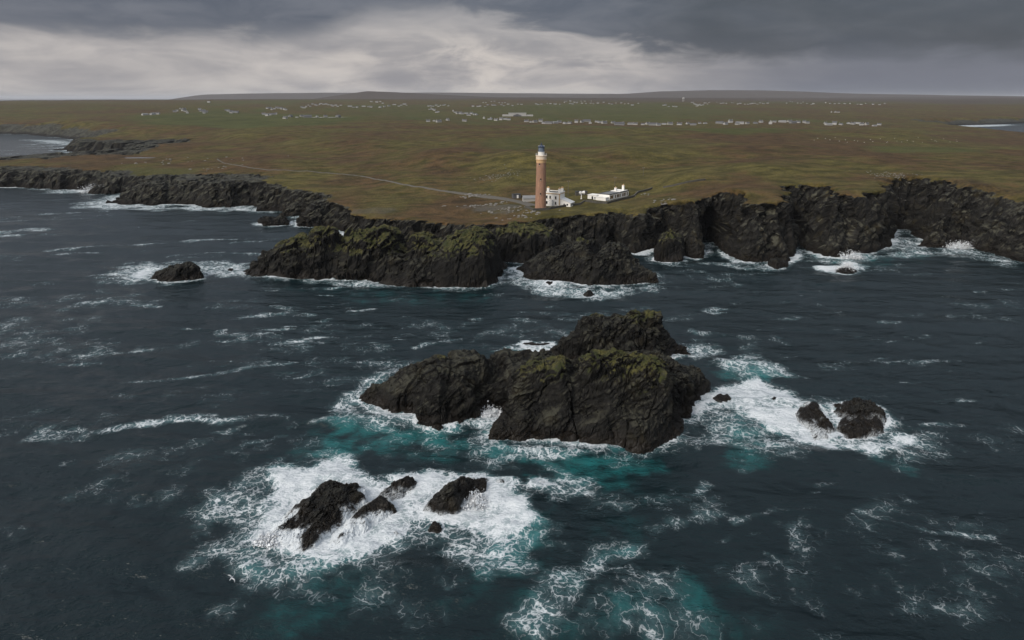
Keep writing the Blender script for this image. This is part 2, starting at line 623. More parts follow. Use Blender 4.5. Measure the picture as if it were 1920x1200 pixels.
# ------------------------------------------------------------------ the coast
COAST_PX = [  # sea-level line in the picture, steepness of the cliff above it
    (-250, 330, .8), (-120, 345, .8), (-40, 348, .8), (43, 352, .8), (87, 355, .9), (133, 357, .9), (157, 357, .8), (184, 364, .45), (225, 362, .7), (250, 361, .9),
    (228, 373, .5), (204, 381, .45), (240, 384, .6), (300, 385, .8), (360, 384, 1.0), (382, 390, .9), (417, 388, 1.8), (443, 388, 2.0), (478, 384, 1.6),
    (480, 395, .5), (526, 396, .8), (528, 407, .7), (565, 409, .7), (560, 425, .5), (600, 424, .9), (632, 430, 1.4), (650, 446, 2.2), (690, 454, 2.6), (760, 458, 2.6), (830, 462, 2.2), (870, 466, 2.0),
    (905, 470, 2.0), (930, 474, 2.0), (1000, 472, 2.0), (1060, 474, 2.6), (1120, 472, 2.8), (1160, 466, 3.0), (1172, 473, 1.2), (1196, 476, 1.2), (1222, 468, 2.0), (1238, 462, 2.0), (1262, 470, 1.3),
    (1284, 480, 1.3), (1308, 484, 2.6), (1318, 472, 4), (1326, 462, 5), (1350, 461, 5), (1358, 472, 3.5),
    (1366, 482, 1.3), (1382, 491, .9), (1414, 494, .9), (1440, 490, 1.6), (1478, 490, 2.2), (1491, 480, 2.4), (1489, 462, 2.6), (1492, 446, 2.6), (1506, 445, 2.2),
    (1508, 464, 1.0), (1536, 481, 1.0), (1577, 484, 1.1), (1614, 477, 1.3), (1660, 470, 2.6), (1672, 458, 4.0), (1671, 432, 4.0), (1694, 428, 3.0), (1722, 438, 2.0),
    (1738, 460, 1.0), (1770, 469, .8), (1797, 458, 1.2), (1846, 472, 1.0), (1900, 487, .9), (1990, 505, 1), (2120, 515, 1.2), (2350, 510, 1.2)]
COAST = [(*at_z(a, b), k) for a, b, k in COAST_PX]
FAR_R = [(1500, 700, 1), (1750, 1300, 1), *[(*at_z(_a, _b), .35) for _a, _b in ((2150, 264), (1990, 259), (1900, 254), (1840, 250), (1790, 244), (1742, 239), (1752, 236.5), (1800, 235.2), (1850, 233.5), (1910, 231.5), (2000, 229), (2300, 224))], (4600, 3200, .6), (9000, 4000, .6), (14000, 13000, .6), (-600, 13500, .6), (-2400, 10800, .5), (-3300, 8000, .5), (-4600, 5600, .5), (-3600, 3900, .6)]
INLET_PX = [(-160, 243, .5), (43, 252, .4), (110, 258, .3), (150, 262, .3), (190, 268, .5), (140, 275, .4), (100, 281, .35), (150, 284, .8), (200, 287, 1.1), (232, 289, 1.2), (262, 296, 1.0), (190, 303, .9), (90, 307, .8), (20, 312, .8), (-150, 318, .8), (-260, 322, .8)]
INLET = [(*at_z(a, b), k) for a, b, k in INLET_PX]
LAND = COAST + FAR_R + INLET

PLAT_PX = [  # ground heights of the top: picture point and height
    (1014, 392, 20), (1080, 392, 20.5), (1040, 396, 20), (960, 380, 19), (1140, 378, 22), (1180, 396, 22), (1200, 362, 24),
    (1240, 385, 25), (1290, 378, 28), (1323, 374, 30), (1417, 378, 30), (1387, 355, 34), (1470, 357, 33), (1557, 360, 33), (1663, 357, 33),
    (1697, 344, 35), (1747, 341, 36), (1813, 351, 34), (1900, 366, 31), (2000, 380, 30),
    (880, 385, 17), (800, 388, 16), (720, 390, 16), (660, 396, 15), (600, 372, 16), (540, 352, 17), (500, 335, 19), (420, 332, 18), (330, 328, 16),
    (240, 325, 15), (130, 316, 14), (60, 308, 13), (-60, 306, 13), (880, 412, 14), (820, 406, 15), (740, 404, 15), (690, 402, 15), (940, 414, 15), (980, 410, 17),
    (260, 297, 14), (420, 300, 19), (380, 285, 17), (360, 268, 22), (300, 266, 17), (230, 262, 15), (560, 300, 23), (700, 320, 22), (850, 340, 22), (1000, 325, 29), (1000, 345, 24), (1150, 330, 29),
    (1300, 330, 33), (1450, 310, 37), (1600, 300, 37), (1780, 300, 35), (1000, 285, 39), (860, 285, 34), (1200, 280, 40), (1400, 275, 40), (700, 260, 33), (500, 245, 30), (300, 235, 30),
    (150, 225, 32), (60, 232, 24), (950, 250, 37), (1150, 247, 38), (1400, 243, 36), (1650, 245, 30), (1780, 256, 13), (1860, 261, 9), (1900, 266, 9), (1960, 275, 12),
    (1000, 230, 26), (1300, 235, 24), (1640, 236, 20), (970, 214, 34), (500, 216, 34), (290, 214, 36), (700, 220, 32), (1300, 215, 30), (1650, 215, 28), (1850, 222, 22), (1900, 226, 15),
    (300, 200, 50), (600, 200, 48), (1000, 198, 48), (1300, 192, 56), (1600, 192, 52), (1850, 195, 46), (150, 195, 58), (50, 193, 58)]
PLAT = [(*at_z(a, b, z), z) for a, b, z in PLAT_PX]
PLAT += [(-2600, 4700, 62), (-2050, 5200, 66), (-1500, 6200, 70), (-700, 6500, 74), (-1250, 6000, 72), (0, 7500, 84), (900, 8000, 80), (2200, 8000, 76), (4200, 7000, 66), (6000, 8000, 80), (-1500, 9000, 60), (3000, 11500, 90), (8000, 12000, 100)]
_pu = np.array([[p[0] / max(p[1], 200) * 2.2, math.log(max(p[1], 200)) * 1.6, p[2]] for p in PLAT])
LH = (*at_z(1013.5, 392, 20), 20.0)


def plateau(x, y):
    yy = np.maximum(y, 200.0)
    return idw(x / yy * 2.2, np.log(yy) * 1.6, _pu, 3.2, 0.0012)


PADS = []          # levelled ground: (x, y, radius, z)
_lk = np.array([(p[0], p[1], p[2]) for p in LAND])


def land_h(x, y):
    x = np.asarray(x, float); y = np.asarray(y, float)
    near = sst(y, 1500, 700)
    sc = np.clip(y / 420.0, 0.8, 4.0)
    wx = x + (fbm2(x, y, 38, 4, 0.5, 3) * 5.0 + fbm2(x, y, 9, 3, 0.5, 21) * 2.2) * sc * 0.8
    wy = y + (fbm2(x, y, 38, 4, 0.5, 9) * 5.0 + fbm2(x, y, 9, 3, 0.5, 29) * 2.2) * sc * 0.8
    d = poly_dist(wx, wy, LAND)
    yy = np.maximum(y, 200.0)
    k = idw(x, y, [c for c in LAND], 3.0, 30.0)
    top = plateau(x, y)
    inland = sst(d, 6, 60)
    und = fbm2(x, y, 260, 4, 0.5, 31) * 2.2 + fbm2(x * 0.8, y, 55, 4, 0.55, 41) * 1.25 + fbm2(x, y, 11, 3, 0.5, 47) * 0.28
    far = fbm2(x, y, 1500, 4, 0.5, 61) * 4.0 * sst(y, 2500, 5000)
    top = top + und * (0.25 + 0.75 * inland) * (0.35 + 0.65 * sst(np.hypot(x - LH[0] - 15, y - LH[1] - 10), 45, 110)) + far
    top = np.maximum(top, 2.5)
    dd = np.maximum(d, 0)
    rise = 1.45 * k * dd + 0.01
    h = (top ** -7.0 + rise ** -7.0) ** (-1 / 7.0)
    # shelf with beds running into the sea
    h = np.where(d < 0, np.maximum(d * 0.8, -6), h)
    for px, py, r, z in PADS:
        m = sst(np.hypot(x - px, y - py), r * 1.5, r)
        h = h * (1 - m) + z * m
    return h, d


def hit(px, py, n=26):
    """where the sight line of a picture point meets the moor"""
    z = 25.0
    for _ in range(n):
        X, Y = at_z(px, py, z)
        hh, _d = land_h(np.array([X]), np.array([Y]))
        z = 0.5 * z + 0.5 * float(hh[0])
    X, Y = at_z(px, py, z)
    return X, Y, float(land_h(np.array([X]), np.array([Y]))[0][0])


PADS.append((LH[0], LH[1], 9, 20.0))
_hx, _hy = at_z(1045, 388, 20.3)
PADS.append((_hx + 3, _hy + 3, 12, 20.3))


PADS.append((*at_z(1150, 371, 22.3), 13, 22.2)); PADS.append((*at_z(1128, 378, 22.2), 9, 22.0))
POND_SPECS = [(262, 296, 14.2, 20, 7, 'small pale pond on the green headland at left'), (603, 220, 32.0, 62, 22, 'long pale pond among the left village houses')]
for _a, _b, _z, _rx, _ry, _l in POND_SPECS:
    PADS.append((*at_z(_a, _b, _z), _rx * 1.15, _z))
HAZE_DENSITY = 2.2e-5


def spaced(a, b, step0, grow=1.0, maxstep=1e9):
    out = [a]; s = step0
    while out[-1] < b:
        out.append(out[-1] + s); s = min(s * grow, maxstep)
    return out


def build_land():
    ys = spaced(310, 335, 1.2); ys += spaced(ys[-1] + .6, 445, 0.62); ys += spaced(ys[-1] + .9, 500, 0.95)
    ys += spaced(ys[-1] + 1.0, 1100, 1.0, 1.012)[0:]
    ys += spaced(ys[-1] + 8, 13000, 9, 1.03)
    xr = spaced(0, 330, 0.8); xr += spaced(xr[-1] + 1.1, 14000, 1.3, 1.045)
    xl = spaced(0, 320, 1.05); xl += spaced(xl[-1] + 1.1, 620, 1.2, 1.004); xl += spaced(xl[-1] + 2, 6000, 3, 1.05)
    xs = np.array([-v for v in xl[:0:-1]] + xr); ys = np.array(ys)
    X, Y = np.meshgrid(xs, ys)
    H, D = land_h(X, Y)
    V = np.stack([X, Y, H], -1)
    N = normals(V)
    slope = 1 - N[..., 2]
    # cliffs: break the face up along the beds
    shelf = np.zeros_like(X)
    for pts in ([(-200, 312), (43, 314), (130, 320), (250, 324), (330, 330), (420, 337), (480, 336), (520, 347), (570, 352), (610, 378), (628, 410), (610, 440), (560, 440), (300, 400), (-200, 380)],
                [(-200, 248), (60, 247), (130, 262), (240, 264), (355, 265), (350, 272), (260, 290), (100, 300), (-200, 300)]):
        pw = [at_z(a, b, 13.0) for a, b in pts]
        shelf = np.maximum(shelf, sst(poly_dist(X, Y, pw) + fbm2(X, Y, 60, 4, 0.6, 8) * 16, -8, 10))
    shelf *= sst(D, 150, 110)
    plat = plateau(X, Y)
    rim = sst(H / plat, 0.985, 0.90)
    cl = np.maximum(sst(slope, 0.12, 0.42) * (0.12 + 0.88 * rim), shelf) * sst(D, -6, 2) * sst(H, -3, 1.5)
    near = sst(Y, 2600, 1700)
    idxs = np.where((cl * near > 0.02))
    P = V[idxs]
    sc = np.clip(P[:, 1] / 420, 0.8, 3.2)
    disp = strata(P, 5.0, 3) * 1.3 + blocks(P, 9.0, 2) * 3.6 + blocks(P, 4.0, 4) * 2.4 + blocks(P, 2.0, 6) * 1.5 + blocks(P, 1.0, 9) * 0.8 + (0.35 - np.abs(fbm3(P, 24, 3, 0.5, 70))) * 2.4
    vary = 0.35 + 0.95 * sst(fbm3(P, 28, 3, 0.5, 81), -0.45, 0.55)
    disp = disp * vary + pillars(P, 11.0, 83) * 6.5 + pillars(P, 4.0, 86) * 2.0
    crack = np.abs(fbm3(P * np.array([1, 1, 0.35]), 14, 3, 0.5, 90))
    disp = disp - 2.4 * sst(crack, 0.12, 0.0)
    nn = N[idxs].copy(); nn[:, 2] *= 0.5
    V[idxs] = P + nn * (disp * sc * (cl * near)[idxs])[:, None]
    V[..., 2] = np.minimum(V[..., 2], np.maximum(H, plat - 1.0) + 0.15)      # turf keeps a clean edge
    for (pa, pb, wd, zc, dp) in ((1337, 468, 9.0, 21.0, 26.0), (1500, 450, 7.0, 14.0, 14.0), (1681, 436, 9.0, 19.0, 18.0), (1150, 466, 5.0, 10.0, 8.0), (1100, 472, 7.0, 7.0, 7.0)):
        ox, oy = at_z(pa, pb)          # sea caves worn into the foot of the cliff
        e = np.hypot((V[..., 0] - ox) / wd, np.maximum(V[..., 2], 0) / zc * 0.9)
        mk = sst(e, 1.0, 0.75) * sst(np.abs(V[..., 1] - oy), 26, 16) * sst(V[..., 2], -5, -1)
        V[..., 1] += dp * mk
    N2 = normals(V)
    rock = np.clip(sst(1 - N2[..., 2], 0.12, 0.30) * sst(D, 90, 40) * 1.25 + shelf * (0.55 + 0.9 * sst(1 - N2[..., 2], 0.03, 0.2)) + sst(V[..., 2], 7, 3) * sst(D, 60, 20) * (Y < 2600), 0, 1)
    turf = sst(V[..., 2] / plat + 0.05 * fbm2(X, Y, 12, 3, 0.5, 33), 0.90, 0.97) * (1 - shelf)
    rock = rock * (1 - 0.9 * turf)
    rock = np.maximum(rock, 1.1 * sst(V[..., 2] / plat, 0.90, 0.78) * sst(D, 48, 30) * (Y < 2600))
    field = np.zeros_like(X)
    for pts, v in (([(760, 222), (1230, 245), (1240, 236), (1000, 236), (880, 230)], .8), ([(1210, 250), (1420, 240), (1640, 238), (1560, 246), (1390, 262), (1330, 262)], .9),
                   ([(240, 222), (420, 214), (700, 222), (640, 236), (430, 240), (260, 234)], .9), ([(860, 210), (1000, 202), (1240, 204), (1420, 212), (1300, 222), (1000, 222)], .7),
                   ([(640, 205), (850, 203), (820, 222), (660, 220)], .6), ([(100, 300), (240, 290), (380, 296), (330, 312), (120, 312)], .7), ([(900, 272), (1040, 262), (1200, 276), (1010, 292), (900, 290)], .7),
                   ([(1640, 282), (1840, 280), (1830, 296), (1680, 298)], .8), ([(820, 395), (940, 395), (1000, 400), (900, 412), (820, 408)], .8)):
        pw = [at_z(a, b, 28) for a, b in pts]
        d = poly_dist(X, Y, pw)
        sft = np.maximum(Y * 0.02, 4)
        field = np.maximum(field, v * sst(d + fbm2(X, Y, 80, 3, 0.5, 5) * sft, -sft, sft))
    z0 = np.zeros(X.shape, np.int64)
    cu = np.floor((X * 0.96 + Y * 0.28) / 48).astype(np.int64); cv = np.floor((Y * 0.96 - X * 0.28) / 330 + _hash(cu // 5, z0, z0, 7) * 3).astype(np.int64)
    croft = _hash(cu, cv, z0, 9) * sst(fbm2(X, Y, 700, 3, 0.5, 19), -0.25, 0.35)
    croft *= np.maximum(sst(Y, 1500, 1700) * sst(Y, 3000, 2500), sst(Y, 3000, 3400) * sst(Y, 6200, 5200))
    field = np.maximum(field, croft * sst(D, 60, 200))
    heath = sst(Y + fbm2(X, Y, 1200, 3, 0.5, 15) * 900, 3600, 6500) * 0.9
    worn = np.zeros_like(X)
    for (pa, pb, r, v) in ((930, 388, 9, .6), (955, 393, 8, .6), (905, 384, 7, .4), (1000, 398, 6, .4), (700, 385, 10, .3)):
        wx, wy = at_z(pa, pb, 18.5)
        worn = np.maximum(worn, v * sst(np.hypot((X - wx) * 0.6, Y - wy) + fbm2(X, Y, 9, 4, 0.6, 77) * 6, r, r * 0.5))
    worn *= (1 - rock)
    keep = ((V[:-1, :-1, 2] > -3) | (V[1:, 1:, 2] > -3) | (V[1:, :-1, 2] > -3) | (V[:-1, 1:, 2] > -3))
    keep &= np.abs(X[:-1, :-1]) < 0.98 * Y[:-1, :-1] + 90
    me = grid_mesh('headland', V, keep, {'rock': rock, 'field': field, 'heath': heath, 'worn': worn})
    ob = link(bpy.data.objects.new('headland_terrain', me))
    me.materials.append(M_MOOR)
    rr = np.zeros(len(me.vertices), np.float32); me.attributes['rock'].data.foreach_get('value', rr)
    vi = np.zeros(len(me.loops), np.int32); me.loops.foreach_get('vertex_index', vi)
    me.polygons.foreach_set('use_smooth', rr[vi.reshape(-1, 4)].mean(1) < 0.6)
    ob['kind'] = 'structure'
    ob['label'] = 'brown and green moorland headland ending in dark sea cliffs'
    return ob


build_land()


# distant hills
def hill(name, label, prof, Y0, depth, seed):
    """long low ridge; prof = picture skyline points"""
    pts = [at_Y(a, b, Y0 + depth * 0.5) for a, b in prof]
    xs = np.linspace(pts[0][0], pts[-1][0], 220)
    zs = np.interp(xs, [p[0] for p in pts], [p[2] for p in pts])
    vv = np.linspace(0, 1, 26)
    X, Vv = np.meshgrid(xs, vv)
    crest = np.sin(np.pi * np.clip(Vv, 0, 1)) ** 0.6
    Yg = Y0 + depth * Vv
    Z = -20 + (zs[None, :] + 20) * crest + fbm2(X, Yg, 1400, 4, 0.5, seed) * 5 * (crest > 0.2)
    me = grid_mesh(name, np.stack([X, Yg, Z], -1), None, {'heath': np.full(X.shape, 0.9)})
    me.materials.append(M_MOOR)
    ob = link(bpy.data.objects.new(name, me))
    ob['kind'] = 'structure'; ob['label'] = label
    return ob


hill('distant_hill', 'long flat grey hill on the left skyline', [(360, 186), (372, 181), (395, 177), (450, 176), (600, 174), (900, 174), (1150, 176), (1250, 184)], 14000, 3500, 4)
hill('distant_hill', 'broad brown hill on the right skyline', [(1000, 186), (1080, 178), (1180, 175), (1240, 171), (1330, 169), (1420, 169), (1500, 172), (1600, 176), (1760, 178), (1920, 180), (2200, 182)], 11500, 3000, 14)
hill('distant_hill', 'small dark rounded hill left of the middle of the skyline', [(560, 190), (620, 181), (660, 175), (690, 171), (720, 172), (780, 175), (860, 179), (960, 184), (1010, 190)], 8200, 1500, 24)

# ------------------------------------------------------------------ sea stacks and skerries
ROCK_POLYS = []


def rock(name, label, cat, outline, crest, sp=0.4, amp=1.0, lam=3.0, grass=(99, 100), near=False, wash=0.0, group=None, warp=1.0, seed=1, ftop=0.4, ridge=None, clefts=(), slab=0.0, gmul=1.0):
    O = [(*at_z(a, b), k) for a, b, k in outline]
    C = [above(*c) for c in crest]
    ox = np.array([p[0] for p in O]); oy = np.array([p[1] for p in O])
    ROCK_POLYS.append([(p[0], p[1]) for p in O])
    m = 2.0 + 3 * sp
    xs = np.arange(ox.min() - m, ox.max() + m, sp); ys = np.arange(oy.min() - m, oy.max() + m, sp)
    X, Y = np.meshgrid(xs, ys)
    size = math.sqrt((ox.max() - ox.min()) * (oy.max() - oy.min()))
    wa = min(size * 0.05, 3.0) * warp
    wx = X + fbm2(X, Y, size * 0.22, 4, 0.55, seed) * wa
    wy = Y + fbm2(X, Y, size * 0.22, 4, 0.55, seed + 7) * wa
    d = poly_dist(wx, wy, O)
    k = idw(X, Y, O, 3.0, (size * 0.03) ** 2)
    top = np.maximum(idw(X, Y, C, 3.5, (size * 0.02) ** 2), 0.3)
    if slab:
        pl = [(c[0], c[1], c[2]) for c in C] + [(p[0], p[1], 0.0) for p in O if p[2] < 0.55]
        A_ = np.array([[p[0] - ox.mean(), p[1] - oy.mean(), 1.0] for p in pl]); z_ = np.array([p[2] for p in pl])
        co = np.linalg.lstsq(A_, z_, rcond=None)[0]
        plane = co[0] * (X - ox.mean()) + co[1] * (Y - oy.mean()) + co[2]
        top = np.maximum(top * (1 - slab) + np.minimum(plane, max(c[2] for c in C) * 1.05) * slab, 0.25)
    if ridge:
        ang, lr, ar = ridge                # ridges run along ang, their steep side to the right
        cc = X * math.sin(ang) - Y * math.cos(ang) + fbm2(X, Y, lr * 3, 3, 0.5, seed + 91) * lr * 0.45
        top = top - ar * (1 - saw(-cc / lr)) * sst(top, 0.2, ar * 2.5) - 0.35 * ar * (1 - saw(-cc / lr * 2.9 + .3)) * sst(top, 0.2, ar * 2.5) + ar * 0.45
        top = np.maximum(top, 0.15)
    top = top * (1 + 0.10 * fbm2(X, Y, size * 0.15, 4, 0.55, seed + 13))
    # the crest falls away towards the back, as beds dip
    rise = 1.5 * k * np.maximum(d, 0) + 0.01
    H = (top ** -3.5 + rise ** -3.5) ** (-1 / 3.5)
    for pts, cw, cf in clefts:
        cd, crun = line_dist(X + fbm2(X, Y, 6, 3, .5, seed + 17) * cw * .5, Y, [at_z(a_, b_) for a_, b_ in pts])
        H = H * (1 - cf * np.exp(-(cd / cw) ** 2))
    H = np.where(d < 0, np.maximum(d * 1.2, -3.5), H)
    V = np.stack([X, Y, H], -1)
    N = normals(V)
    a = amp * sst(H, -2.0, 1.0)
    disp = (strata(V, lam, seed) * 0.24 * lam + strata(V, lam * 0.36, seed + 5) * 0.13 * lam
            + blocks(V, lam * 2.4, seed + 58) * 0.75 * lam + blocks(V, lam * 0.9, seed + 60) * 0.42 * lam + blocks(V, lam * 0.42, seed + 64) * 0.28 * lam + blocks(V, lam * 0.2, seed + 68) * 0.17 * lam + blocks(V, lam * 0.1, seed + 70) * 0.09 * lam
            + (0.35 - np.abs(fbm3(V, lam * 5.0, 3, 0.5, seed + 9))) * 0.75 * lam)
    vary = 0.35 + 0.95 * sst(fbm3(V, size * 0.16, 3, 0.5, seed + 81), -0.45, 0.55)
    disp = disp * vary + (pillars(V, lam * 2.3, seed + 83) * 0.85 + pillars(V, lam * 0.8, seed + 86) * 0.3) * lam * sst(H, 0.5, 3.0)
    crack = np.abs(fbm3(V * np.array([1, 1, 0.4]), lam * 4, 3, 0.5, seed + 31))
    disp = disp - 0.6 * lam * sst(crack, 0.06, 0.0)
    nn = N.copy(); nn[..., 2] *= ftop + 0.3
    V = V + nn * (disp * a)[..., None]
    N2 = normals(V)
    g = sst(V[..., 2] + fbm3(V, 7, 3, 0.5, seed + 3) * 3.0, grass[0], grass[1]) * sst(N2[..., 2], 0.30, 0.68) * gmul
    ws = np.zeros_like(H)
    if wash:
        nz = fbm2(X, Y, 4.0, 4, 0.55, seed + 77)
        ws = wash * 0.80 * sst(V[..., 2] + nz * 1.3, 3.3, 0.0)
    keep = ((V[:-1, :-1, 2] > -1.6) | (V[1:, 1:, 2] > -1.6))
    base = np.array([ox.mean(), oy.mean(), 0.0])
    me = grid_mesh(name, V - base, keep, {'grass': g, 'wash': ws}, smooth=False)
    me.materials.append(M_ROCK_NEAR if near else M_ROCK)
    ob = link(bpy.data.objects.new(name, me))
    ob.location = base
    ob['label'] = label; ob['category'] = cat
    if group:
        ob['group'] = group
    return ob


rock('sea_stack', 'largest dark rock island in the middle of the sea with green lichen on top', 'rock island',
     [(666, 752, 1.0), (712, 772, 1.3), (752, 784, 1.7), (808, 803, 1.8), (842, 800, 2.0), (884, 788, 2.6), (906, 770, 3.2), (932, 764, 3.2), (948, 782, 2.4), (930, 806, .9), (922, 818, .8), (959, 820, 1.1), (1015, 821, 1.3),
      (1090, 833, 1.5), (1150, 839, 1.6), (1195, 842, 1.5), (1262, 828, 1.8), (1276, 794, 2.6), (1306, 783, 1.8), (1328, 746, 1.6), (1318, 728, 1.2), (1290, 716, 1.6), (1200, 708, 1.5), (1080, 706, 1.4), (980, 704, 1.3), (900, 700, 1.3), (840, 708, 1.2), (780, 724, 1.0), (710, 740, .8)],
     [(700, 734, 755), (734, 718, 764), (758, 702, 768), (785, 695, 770), (827, 694, 775), (845, 692, 770), (870, 668, 742), (902, 655, 738), (940, 657, 738), (968, 668, 742), (870, 698, 768), (905, 692, 765), (930, 690, 750), (1019, 680, 780), (1067, 682, 790), (1124, 668, 790), (1165, 657, 788), (1214, 653, 785), (1244, 663, 782), (1258, 675, 775), (1290, 690, 765), (1302, 706, 760),
      (1010, 775, 808), (950, 790, 810), (1100, 780, 815), (1180, 770, 820), (1316, 728, 755), (1090, 690, 740), (1200, 668, 745)],
     sp=0.25, amp=.85, lam=2.6, grass=(9.5, 17.5), seed=11, gmul=.85, clefts=[([(915, 772), (925, 745), (905, 700)], 3.2, .42), ([(1066, 835), (1072, 780), (1062, 730)], 1.6, .22), ([(842, 806), (850, 770), (835, 720)], 1.6, .2), ([(1262, 830), (1272, 790), (1250, 750)], 2.0, .3)])
rock('sea_stack', 'tall dome-shaped dark rock just behind the largest rock island', 'rock island',
     [(1020, 662, .9), (1045, 684, 2.6), (1120, 692, 2.8), (1220, 688, 2.4), (1262, 674, 1.6), (1289, 662, .9), (1264, 650, 1.5), (1220, 645, 2.0), (1120, 645, 2.4), (1066, 650, 2.6), (1042, 655, 1.4)],
     [(1040, 645, 665), (1064, 634, 668), (1088, 598, 670), (1109, 588, 670), (1161, 590, 670), (1195, 582, 668), (1225, 588, 668), (1243, 601, 666), (1254, 632, 666), (1272, 652, 664), (1150, 600, 655)],
     sp=0.32, amp=1.0, lam=2.6, grass=(12, 18), seed=23, gmul=.85)
rock('grassy_islet', 'long green-topped islet with dark rounded flank below the headland', 'rock island',
     [(463, 509, .7), (486, 518, .9), (540, 522, 1.5), (600, 525, 2.0), (680, 527, 2.2), (720, 530, 2.2), (800, 531, 2.0), (850, 528, 1.6), (850, 492, 1.4), (760, 484, 1.4), (680, 482, 1.4), (600, 482, 1.4), (540, 487, 1.2), (490, 498, .8)],
     [(480, 488, 508), (503, 473, 510), (525, 455, 512), (548, 437, 514), (600, 429, 515), (640, 428, 514), (680, 433, 514), (720, 430, 512), (760, 434, 510), (800, 443, 508), (835, 456, 506), (650, 432, 500), (740, 436, 500)],
     sp=0.5, amp=1.0, lam=3.6, grass=(7, 18), seed=31, clefts=[([(640, 530), (655, 480)], 3.0, .25), ([(560, 528), (600, 480)], 3.0, .22), ([(755, 535), (770, 480)], 3.5, .35)])
rock('sloping_islet', 'tilted slab islet with bright green crest at right end of the long islet', 'rock island',
     [(706, 530, .45), (740, 534, .9), (800, 537, 1.7), (860, 540, 2.6), (915, 538, 3.4), (932, 526, 3.6), (940, 503, 3.5), (932, 488, 2.5), (880, 488, 1.4), (820, 496, .9), (760, 512, .5)],
     [(740, 512, 526), (780, 486, 524), (810, 470, 523), (850, 449, 522), (880, 438, 521), (915, 434, 519), (936, 438, 515), (905, 428, 500)],
     sp=0.48, amp=.75, lam=3.2, grass=(10, 18), seed=37, ridge=(math.radians(52), 7.0, 2.2))
rock('grassy_block', 'flat grass-topped rock block below the lighthouse', 'rock island',
     [(922, 484, 3), (940, 491, 4), (985, 492, 4.5), (1034, 489, 4.5), (1047, 478, 4), (1042, 464, 3), (1000, 460, 2), (930, 464, 2)],
     [(940, 423, 478), (975, 424, 474), (1000, 428, 480), (1035, 435, 480), (900, 424, 470)],
     sp=0.6, amp=0.9, lam=3.6, grass=(12, 15), seed=41)
rock('wedge_rock', 'bare dark wedge of tilted slabs in front of the headland', 'rock',
     [(964, 505, .5), (983, 518, .8), (1000, 525, 1.0), (1040, 528, 1.2), (1075, 531, 1.6), (1102, 539, 1.4), (1137, 539, 1.7), (1176, 532, 2.2), (1201, 530, 1.6), (1228, 529, 1.2), (1222, 515, 1.4), (1190, 502, 2.4), (1140, 494, 2), (1080, 491, 2), (1010, 495, .8)],
     [(985, 498, 508), (1017, 479, 512), (1040, 470, 514), (1075, 457, 515), (1095, 453, 515), (1112, 455, 515), (1129, 466, 517), (1143, 462, 517), (1163, 459, 517), (1170, 474, 517), (1187, 496, 520), (1208, 502, 520), (1218, 513, 522)],
     sp=0.42, amp=.7, lam=2.6, grass=(15, 19), seed=43, ftop=.6, ridge=(math.radians(52), 8.0, 2.6), clefts=[([(1098, 542), (1118, 515), (1140, 492)], 1.6, .40), ([(1040, 530), (1075, 505)], 1.0, .2)])
rock('pointed_stack', 'narrow pointed green-grey stack beside the cliff foot', 'rock',
     [(1226, 489, 5), (1250, 493, 5), (1281, 490, 5), (1282, 478, 4), (1265, 472, 3), (1235, 474, 4)],
     [(1258, 428, 484), (1252, 437, 484), (1268, 450, 484), (1238, 455, 484)], sp=0.45, amp=0.7, lam=2.6, grass=(5, 17), seed=47)
rock('lone_rock', 'lone wedge rock in white foam far to the left', 'rock',
     [(283, 524, .7), (300, 529, 1.3), (340, 529, 1.6), (376, 524, 2.4), (381, 516, 2.4), (352, 511, 1.3), (312, 512, .8)],
     [(300, 508, 518), (330, 497, 518), (358, 490, 518), (374, 491, 518)], sp=0.4, amp=0.8, lam=2.4, grass=(6, 10), seed=53)
rock('skerry', 'biggest ridged rock in the foreground surf with water streaming off it', 'rock',
     [(490, 1012, .25), (522, 1032, .4), (565, 1040, .6), (602, 1036, .9), (625, 1002, 1.2), (655, 975, 1.6), (684, 948, 1.8), (690, 926, 1.6), (665, 912, 1.2), (605, 914, .9), (560, 938, .5), (522, 972, .25)],
     [(560, 970, 990), (590, 938, 975), (612, 908, 945), (640, 900, 938), (662, 906, 934), (678, 922, 938), (560, 1005, 1015)], sp=0.14, amp=.55, lam=1.1, near=True, wash=1.25, seed=59, ftop=.6, ridge=(math.radians(57), 2.4, .75), slab=.6)
rock('skerry', 'lower ridged rock with white runnels right of the biggest foreground rock', 'rock',
     [(608, 1034, .25), (650, 1028, .5), (700, 986, .9), (742, 964, 1.2), (748, 945, 1.2), (718, 934, .8), (690, 944, .5), (655, 968, .3), (622, 1002, .25)],
     [(640, 996, 1015), (665, 964, 992), (695, 937, 968), (735, 936, 960)], sp=0.14, amp=.5, lam=1.0, near=True, wash=1.2, seed=61, ftop=.6, ridge=(math.radians(57), 1.8, .55), slab=.4)
rock('skerry', 'small flat-topped rock between the two largest foreground rocks', 'rock',
     [(703, 936, .6), (735, 944, 1.5), (772, 928, 1.8), (782, 908, 1.6), (762, 902, 1.2), (732, 912, .6)],
     [(725, 917, 930), (745, 901, 924), (770, 901, 918)], sp=0.14, amp=.55, lam=.9, near=True, wash=.7, seed=67, ftop=.6, ridge=(math.radians(50), 1.6, .4), slab=.3)
rock('skerry', 'steep pyramid rock at right of the foreground surf', 'rock',
     [(792, 957, 1.2), (830, 969, 2.0), (860, 969, 2.2), (880, 944, 1.6), (915, 918, .9), (922, 902, 1), (890, 897, 1.4), (850, 908, 1.2), (815, 934, 1)],
     [(806, 936, 952), (845, 900, 942), (872, 886, 936), (888, 897, 925), (905, 899, 912)], sp=0.14, amp=.55, lam=1.2, near=True, wash=.8, seed=71, ftop=.6, ridge=(math.radians(57), 2.6, .6), slab=.3)
